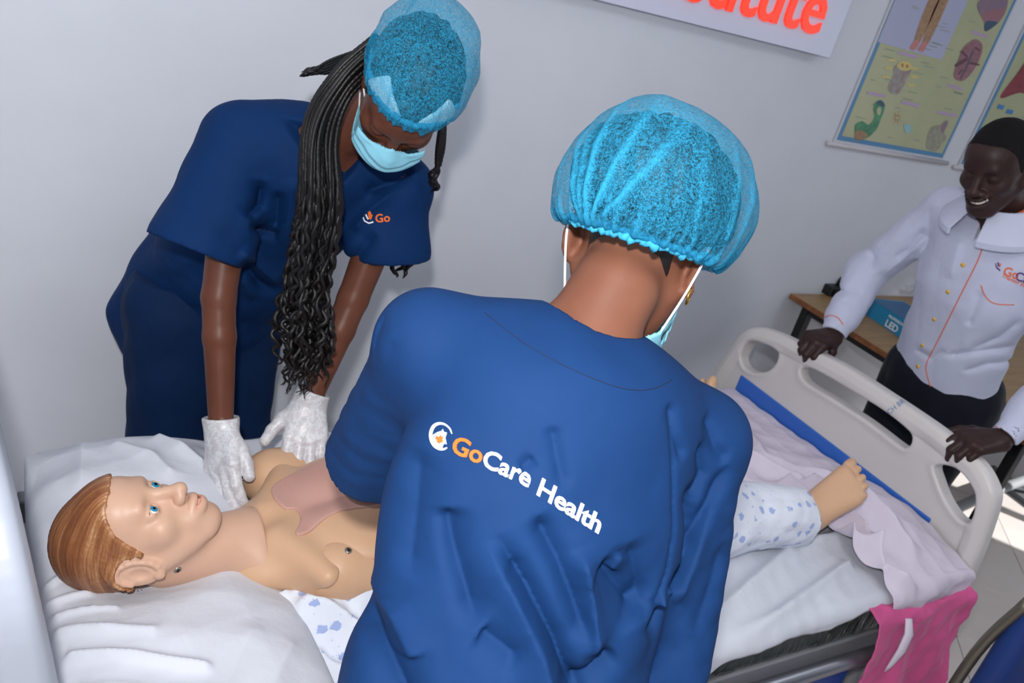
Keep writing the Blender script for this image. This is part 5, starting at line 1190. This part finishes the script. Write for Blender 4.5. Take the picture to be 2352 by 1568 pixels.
def pix_letters(txt, x0, y0, ang, hpx, bvh, m, parent, name='embroidered_lettering', bold=.02):
    v, f = text_geo(txt, 1.0, 0.0, bold); c_, s_ = math.cos(ang), math.sin(ang); P = []
    for p in v:
        q = on_cloth(bvh, x0 + hpx * (p[0] * c_ + p[1] * s_), y0 + hpx * (p[0] * s_ - p[1] * c_)); P.append(q if q is not None else (0, 0, -1))
    if any(abs(p[2] + 1) < 1e-6 for p in P): f = [t for t in f if all(abs(P[i][2] + 1) > 1e-6 for i in t)]
    return mesh_obj(name, P, f, m, parent, smooth=False)
def pix_patch(pts, bvh, m, parent, name, lift=.0012):
    q = [on_cloth(bvh, x, y, lift) for x, y in pts]
    if any(a is None for a in q): return None
    bm = bmesh.new(); bm.faces.new([bm.verts.new(tuple(a)) for a in q]); bmesh.ops.triangulate(bm, faces=bm.faces[:]); return bm_obj(name, bm, m, parent)
pix_letters('Go', 862, 511, -.08, 27, bv1, M_EO, top1)
for L, m_ in (([(845, 488), (849, 484), (853, 489), (850, 503), (847, 503)], M_EO), ([(838, 493), (842, 492), (847, 503), (844, 504)], M_EW), ([(856, 493), (853, 492), (850, 503), (852, 505)], M_EO), ([(835, 498), (838, 506), (847, 511), (857, 508), (858, 511), (847, 514), (836, 508), (833, 500)], M_EW)): pix_patch(L, bv1, m_, top1, 'emblem')
# gloves
M_GLV = None
def glove_mat():
    t = NT('white_latex_glove'); co = t.coord(); f = t.noise(co, 60, 4, .6); t.l(t.ramp(f, [(.35, srgb('BFBCC2')), (.46, srgb('C2C0C6')), (.52, srgb('D6DADE')), (.58, srgb('C4C3C8'))]), t.b.inputs['Base Color'])
    t.b.inputs['Roughness'].default_value = .38; t.bump(t.noise(co, 60, 3), .35, .003); return t.m
M_GLV = glove_mat()
for hp, wr, el in ((h1r, J1['wrr'], J1['elr']), (h1l, J1['wrl'], J1['ell'])):
    ad = unit(wr - el); g = hand_sdf(hp, wr + V3(-.01, -.07, -.06), .0030, .18); rn = wob(33, 120, 6, True); g2 = Sdf(.01).add(g, 0).add(cone(wr - ad * .016, wr + ad * .02, .033, .029), .012).add(cone(wr - ad * .020, wr - ad * .008, .0345, .0340), .004)
    g2.disp(lambda P, rn=rn: .0008 * rn(P)); g2.sub(cone(wr - ad * .06, wr - ad * .0, .0305, .026), .001); g2.cut(half(wr - ad * .021, -ad))
    c_ = wr + V3(-.01, -.08, -.07); sdf_obj('glove', g2, c_ - .20, c_ + .20, .0026, M_GLV, w1, tol=1.4)
# hair, cap, mask
HA1 = J1['HA']; hc1 = J1['head']; to1 = at_frame(hc1, HA1)
def hair1(P):
    q = to1(P); d = ell((0, -.022, .042), (.082, .102, .090))(q) + .003 * wh(q); return np.minimum(np.maximum(d, -.01 - q[:, 2] + .35 * q[:, 1]), np.maximum(hs1(q) - .002, hair_region(q)))
hr1 = sdf_obj('hair', hair1, hc1 - .19, hc1 + .19, .0032, M_HAIRB, w1)
# pale inner band seen through the cap
def band1(P):
    q = to1(P); d = ell((0, -.022, .042), (.0885, .1085, .0965))(q); zc = .052 + .028 * np.abs(np.sin(np.arctan2(q[:, 0], q[:, 1] + .02) * 1.0)) + .0 * d; wdt = .024 + .012 * np.clip(np.abs(q[:, 0]) / .06, 0, 1)
    return np.maximum(np.maximum(np.abs(d) - .0030, np.abs(q[:, 2] - zc) - wdt), np.maximum(.03 - q[:, 1], .050 + .24 * (q[:, 1] + .016) - q[:, 2]))
sdf_obj('inner_band', band1, hc1 - .19, hc1 + .19, .0024, mat('pale_nonwoven_band', 'CBE6F0', .8), w1, tol=1.6, refine=False)
cap1 = bouffant('surgical_cap', hc1, HA1, (.079, .100, -.016, .050), [(1, 0), (1.07, -.05), (1.16, .08), (1.21, .32), (1.16, .58), (.95, .82), (.51, .97), (0, 1.0)], .104, w1, droop=(.006, -.022, 0), tilt=.24, seed=8, lump=.008,
                pleats=[(1.2, 1.0, .05, .9, .8), (1.9, 2.1, .05, .8, .7), (.6, .3, .05, .9, .7), (2.6, 2.9, .05, .8, .7), (5.2, 5.0, .06, .9, .6), (.2, -.1, .05, .8, .6), (3.4, 3.6, .05, .9, .6)])
face_mask(hc1, HA1, hs1, w1, seed=17)
# braids
M_BRD = mat('black_braid', '09080A', .42, .4, bump=.5, bscale=400, bdist=.001)
rb = np.random.RandomState(12)
def braid(path, r, wave, k, parent, phase):
    P = cr_path(path, 24); n = len(P); t_ = np.linspace(0, 1, n); T = np.gradient(P, axis=0); L = np.concatenate([[0], np.cumsum(np.linalg.norm(np.diff(P, axis=0), axis=1))])
    am = wave * np.clip((t_ - .40) / .3, 0, 1); fq = 150 + 60 * math.sin(phase * 3); P = P + np.stack([am * np.sin(L * fq + phase) * (1 + .5 * np.sin(L * 31 + phase)), am * np.cos(L * fq * .9 + phase * 1.7), 0 * L], -1)
    rad = r * (1 + .24 * np.abs(np.sin(L * 330 + phase))) * np.clip((1.02 - t_) * 9, .18, 1); v, f = tube_geo(P, rad, 7); return mesh_obj('braid', v, f, M_BRD, parent)
for i in range(72):
    u_ = rb.uniform(0, 1); v_ = rb.uniform(0, 1)
    st = loc2w(hc1, HA1, (.066 + .016 * v_, -.070 + .062 * u_, .030 - .055 * u_)); x_ = .518 + .072 * u_ + rb.normal() * .004; y_ = 1.405 + .06 * v_; ze = .885 + .12 * rb.uniform() ** 2 + .05 * abs(u_ - .5)
    md_ = V3(.512 + .055 * u_, 1.43 + .05 * v_, 1.42 - .02 * u_)
    braid([st, (st + md_) / 2 + V3(-.014, -.005, .012), md_, V3(x_, y_, 1.28), V3(x_ + .004 * rb.normal(), y_, 1.13), V3(x_ + .014 + .012 * rb.normal(), y_ + .01 * rb.normal(), 1.03), V3(x_ + .020 + .014 * rb.normal(), y_ + .01 * rb.normal(), ze)], .0036 + .0008 * rb.uniform(), .0050, i, hr1, rb.uniform(0, 6))
for i in range(4):
    st = loc2w(hc1, HA1, (-.070, .0 - .02 * i / 5, .0)); q = atY(1005 + 4 * i, 345, 1.46); braid([st, q, atY(1004 - 3 * i, 400, 1.48), atY(996 - 3 * i, 445 - 12 * i, 1.5)], .0042, .005, i, hr1, i * 1.3)
for i in range(4):
    a = atY(955 - 12 * i, 545, 1.60); b_ = atY(948 - 12 * i, 590, 1.60); braid([a, (a + b_) / 2, b_, atY(935 - 10 * i, 625 + 12 * (i % 2), 1.60)], .0045, .006, i, hr1, i * 2.1)
for i in range(5):
    st = loc2w(hc1, HA1, (.05, -.085, .0 + .008 * i)); braid([st, atY(770, 135 + 6 * i, 1.56), atY(730, 155 + 3 * i, 1.60), atY(698 - 3 * i, 163 + 3 * i, 1.62)], .0034, .002, i, hr1, i)
# ================================================================ man at the foot of the bed
J3 = dict(pel=V3(2.63, 1.33, .90), neck=V3(2.415, 1.285, 1.455), shr=V3(2.465, 1.47, 1.405), shl=V3(2.465, 1.095, 1.385))
J3['head'] = V3(2.286, 1.289, 1.58); J3['HA'] = frame((-.911, -.158, -.38), (-.399, .111, .91))
J3['elr'] = V3(2.47, 1.635, 1.125); J3['wrr'] = V3(2.318, 1.548, .938); J3['ell'] = V3(2.545, .985, 1.125); J3['wrl'] = V3(2.318, .958, .945)
f3v = unit((-.99, -.05, 0)); r3v = unit((-.05, .99, 0)); J3 = up_leg(J3, J3['pel'], r3v, f3v, f3v)
w3 = thing('person', 'smiling man in a white long-sleeved shirt with orange piping holding the footboard', 'person', (J3['pel'][0], J3['pel'][1], 0))
SK3 = skin('very_dark_skin', '2E1E1C', '3A2724', .45, .04); M_LIP3 = skin('dark_lip', '4A2A2A', '52302E', .4, .03)
hs3 = head_local(dict(eyes=False, nose=1.35, smile=.011, mouthw=.028, open=.0058, wide=1.03)); A3 = torso_frame(J3['pel'], J3['neck'], J3['shl'], J3['shr'])
b3 = body_sdf(J3, True); b3.add(placed(hs3, J3['head'], J3['HA']), .02)
h3r = hand_parts(J3['wrr'], (-.95, -.06, -.12), (-.12, -.05, .98), 1, [(52, 62, 35), (56, 64, 35), (56, 64, 35), (58, 66, 35)], 1, ((.70, .62, -.40), (.10, .80, -.60)), 1.06, 1.32)
h3l = hand_parts(J3['wrl'], (-.92, .30, -.18), (-.15, -.05, .97), -1, [(40, 50, 35), (48, 54, 35), (52, 56, 35), (54, 58, 35)], 3, ((.85, .5, -.05), (.35, .80, -.5)), 1.06, 1.32)
b3.add(hand_sdf(h3r, J3['wrr'] + V3(-.07, 0, -.04), 0, .17), .012); b3.add(hand_sdf(h3l, J3['wrl'] + V3(-.07, .01, -.04), 0, .17), .012)
to3 = at_frame(J3['head'], J3['HA'])
lo, hi = bbox_of(J3); sdf_obj('body', b3, (lo[0], lo[1], .02), hi, .0042, SK3, w3)
HL3 = (HAIRLINE[0], HAIRLINE[1] + np.array([0, 0, .004, .012, .014, .014, .014, .014]))
sdf_obj('hair', lambda P: np.maximum(hs3(to3(P)) - .0012 + .0005 * wh(P), hair_region(to3(P), HL3)), J3['head'] - .17, J3['head'] + .17, .003, mat('cropped_black_hair', '0F0D0F', .85, .2, bump=.8, bscale=500), w3)
tq = [loc2w(J3['head'], J3['HA'], p) for p in cr_path([(-.023, .0765, -.0580), (-.012, .087, -.0650), (0, .0905, -.0672), (.012, .087, -.0650), (.023, .0765, -.0580)], 5)]
v, f = tube_geo(np.array(tq), .0046, 8); mesh_obj('teeth', v, f, mat('teeth', 'E6DFD6', .25), w3)
Af3 = np.array([r3v, f3v, V3(0, 0, 1)]); trousers(J3, M_TRS, w3, 250, A=Af3, waist=.10); shoes(J3, f3v, M_SHOE, w3)
M_SH = fabric('pale_blue_white_shirt', 'C3C8DE', .75, .25, .15, 1400, .12, .35, 18, .03)
s = Sdf(.05); pel, nk = J3['pel'], J3['neck']; ax3 = lambda t, f=0, sd=0: pel + (nk - pel) * t + A3[1] * f + A3[0] * sd
s.add(ell(ax3(.0, .0), (.172, .118, .15), A3)); s.add(ell(ax3(.25, .0), (.170, .116, .20), A3)); s.add(ell(ax3(.62), (.185, .125, .19), A3), .06); s.add(ell(ax3(.84), (.16, .10, .09), A3), .06)
for S in 'lr': s.add(cone(nk + (J3['sh' + S] - nk) * .25 - A3[2] * .028, J3['sh' + S], .060, .060), .05)
slf = fabric_folds(260, .006, None, (38, 38, 38))
for S in 'lr':
    a, b, c = J3['sh' + S], J3['el' + S], J3['wr' + S]; s.add(cone(a, b, .062, .056), .03); s.add(cone(b, b + (c - b) * .72, .056, .047), .03); s.add(cone(b + (c - b) * .70, b + (c - b) * .98, .040, .039), .012)
s.disp(fabric_folds(261, .005, A3, (17, 17, 7)))
s.disp(lambda P: slf(P) * np.clip(1 - np.minimum(np.minimum(cone(J3['shr'], J3['elr'], .06)(P), cone(J3['elr'], J3['wrr'], .05)(P)), np.minimum(cone(J3['shl'], J3['ell'], .06)(P), cone(J3['ell'], J3['wrl'], .05)(P))) / .03, 0, 1) * .8 * np.clip((np.minimum(np.sqrt(((P - J3['wrr'].astype(np.float32)) ** 2).sum(1)), np.sqrt(((P - J3['wrl'].astype(np.float32)) ** 2).sum(1))) - .05) / .06, 0, 1))
VD3 = unit(-ray(2200, 650)); Z6 = lambda L: [atX(1780 + a / 2.24, 240 + b / 2.24, 2.47) for a, b in L]
for L, w_, d_ in (([(800, 520), (790, 700), (740, 900)], .022, .006), ([(1270, 1100), (1150, 1200), (1000, 1260)], .014, .012), ([(1250, 1250), (1050, 1270), (870, 1290)], .012, .010), ([(1260, 1340), (1100, 1340), (960, 1380)], .012, .010), ([(1060, 960), (990, 1140)], .012, .008), ([(880, 1260), (800, 1300), (720, 1260)], .012, .008), ([(470, 690), (520, 790), (500, 860)], .014, .010), ([(560, 880), (660, 800), (770, 690)], .014, -.008), ([(620, 790), (700, 740), (780, 640)], .012, .010), ([(280, 930), (380, 960), (470, 960)], .012, .010), ([(950, 700), (900, 900)], .02, -.006)):
    s.disp(proj_crease(Z6(L), VD3, atX(2200, 650, 2.50), w_, d_, .14))
hd3 = J3['head']; nt3 = hd3 + np.array((0, -.035, -.075)) @ J3['HA']; nd3 = unit(nt3 - nk)
s.cut(half(nk + nd3 * .050, nd3), .004); s.sub(cone(nk, nk + nd3 * .12, .064, .068), .004)
def vneck3(P):
    q = (P - nk.astype(np.float32)) @ A3.T.astype(np.float32); v = (np.abs(q[:, 0]) - (q[:, 2] + .05) * .45) * .9; return np.maximum(v, .02 - q[:, 1])
s.sub(vneck3, .003)
for S in 'lr':
    b, c = J3['el' + S], J3['wr' + S]; v_ = c - b; s.cut(sleeve_end(dict(sh=b, shx=b, **{'sh' + S: b}), S, v_, .97)) if False else None
    hh = half(b + v_ * .965, v_); cc_ = np.array(c, np.float32); s.cut(lambda P, hh=hh, cc_=cc_: np.where(((P - cc_) ** 2).sum(1) < .12 ** 2, hh(P), -1)); s.sub(cone(b + v_ * .84, c + v_ * .3, .030, .033), .002)
# shirt tails
def tails(P):
    q = (P - pel.astype(np.float32)) @ Af3.T.astype(np.float32); zb_ = -.030 + .055 * np.clip(np.abs(np.abs(q[:, 0]) - .02) / .16, 0, 1.2) ** 2 ; return zb_ - q[:, 2]
s.cut(tails)
shirt = sdf_obj('shirt', s, (2.12, .82, .76), (2.90, 1.82, 1.56), .0044, M_SH, w3, tol=2.2)
bv3 = bvh_of(shirt)
M_ORP = mat('orange_piping', 'E2683C', .6); M_BTN = mat('yellow_button', 'E3B94A', .4)
# collar: two leaves and an orange lined stand
def collar(P):
    q = (P - (nk + nd3 * .03).astype(np.float32)); N_ = frame(A3[1], nd3).astype(np.float32); q = q @ N_.T
    r_ = np.sqrt(q[:, 0] ** 2 + (q[:, 1] + .0) ** 2); z = q[:, 2]
    rr_ = .084 + np.clip(.022 - z, 0, .06) * 1.0 ; sh_ = np.abs(r_ - rr_) - .0048
    lowz = -.030 - .028 * np.clip(q[:, 1] / .07, 0, 1); d = np.maximum(np.maximum(sh_ * .8, z - .024), lowz - z); gap = .75 * q[:, 1] - np.abs(q[:, 0]) * 2.2 - .012
    return np.maximum(d, np.minimum(gap, .02) * np.where(q[:, 1] > 0, 1, -1) * np.where(q[:, 1] > 0, 1, 0) + np.where(q[:, 1] > 0, 0, -1))
sdf_obj('collar', collar, nk - .16, nk + .16, .0028, M_SH, shirt, tol=2.4)
ringo = [nk + nd3 * .045 + frame(A3[1], nd3).T @ np.array((math.sin(a) * .070, math.cos(a) * .070, -.02 * max(0, math.cos(a)))) for a in np.linspace(.28, 6.0, 30)]
v, f = tube_geo(np.array(ringo), .011, 8, flat=1.0); v = np.array(v); mesh_obj('collar_stand', v, f, M_ORP, shirt)
def pix_tube(L, bvh, r, m, parent, name):
    P = [on_cloth(bvh, x, y, .0005) for x, y in cr_path([(a, b, 0) for a, b in L], 5)[:, :2]]; P = [p for p in P if p is not None]
    if len(P) < 3: return
    v, f = tube_geo(np.array(P), r, 6); mesh_obj(name, v, f, m, parent)
pix_tube([(2263, 550), (2245, 600), (2215, 660), (2180, 730), (2150, 790), (2130, 830), (2128, 855), (2140, 898)], bv3, .0016, M_ORP, shirt, 'placket_piping')
pix_tube([(2253, 655), (2263, 680), (2285, 697), (2330, 700)], bv3, .0014, M_ORP, shirt, 'pocket_piping')
pix_tube([(1895, 728), (1910, 724), (1925, 730), (1936, 745)], bv3, .0016, M_ORP, shirt, 'cuff_piping'); pix_tube([(2272, 975), (2290, 980), (2310, 995), (2325, 1012)], bv3, .0016, M_ORP, shirt, 'cuff_piping')
for (x, y) in ((2212, 608), (2178, 670), (2146, 733), (2119, 793), (2109, 841), (2250, 541)):
    r_ = hit(bv3, x, y)
    if r_ is not None: tube('button', [r_[0] - r_[1] * .001, r_[0] + r_[1] * .0028], .0062, M_BTN, shirt, 12)
M_PUR = mat('purple_embroidery', '4A2E72', .6)
pix_letters('Go', 2302, 630, .33, 29, bv3, M_ORP, shirt); pix_letters('Care', 2329, 641, .36, 29, bv3, M_PUR, shirt); pix_letters('Training Inst', 2300, 636, .42, 13, bv3, M_ORP, shirt)
for L, m_ in (([(2285, 604), (2288, 616), (2297, 623), (2298, 619), (2291, 614), (2287, 604)], M_PUR), ([(2290, 603), (2294, 602), (2296, 612), (2292, 612)], M_PUR), ([(2297, 604), (2300, 606), (2297, 614), (2294, 613)], M_ORP)): pix_patch(L, bv3, m_, shirt, 'emblem')
# ---------------------------------------------------------------- hand lettering on the foot rail
bvf = bvh_of(fb); pix_letters('CH BRUSH', 2042, 953, -.68, 17, bvf, mat('blue_pen', '5577A8', .6), fb, 'pen_lettering', 0.0)
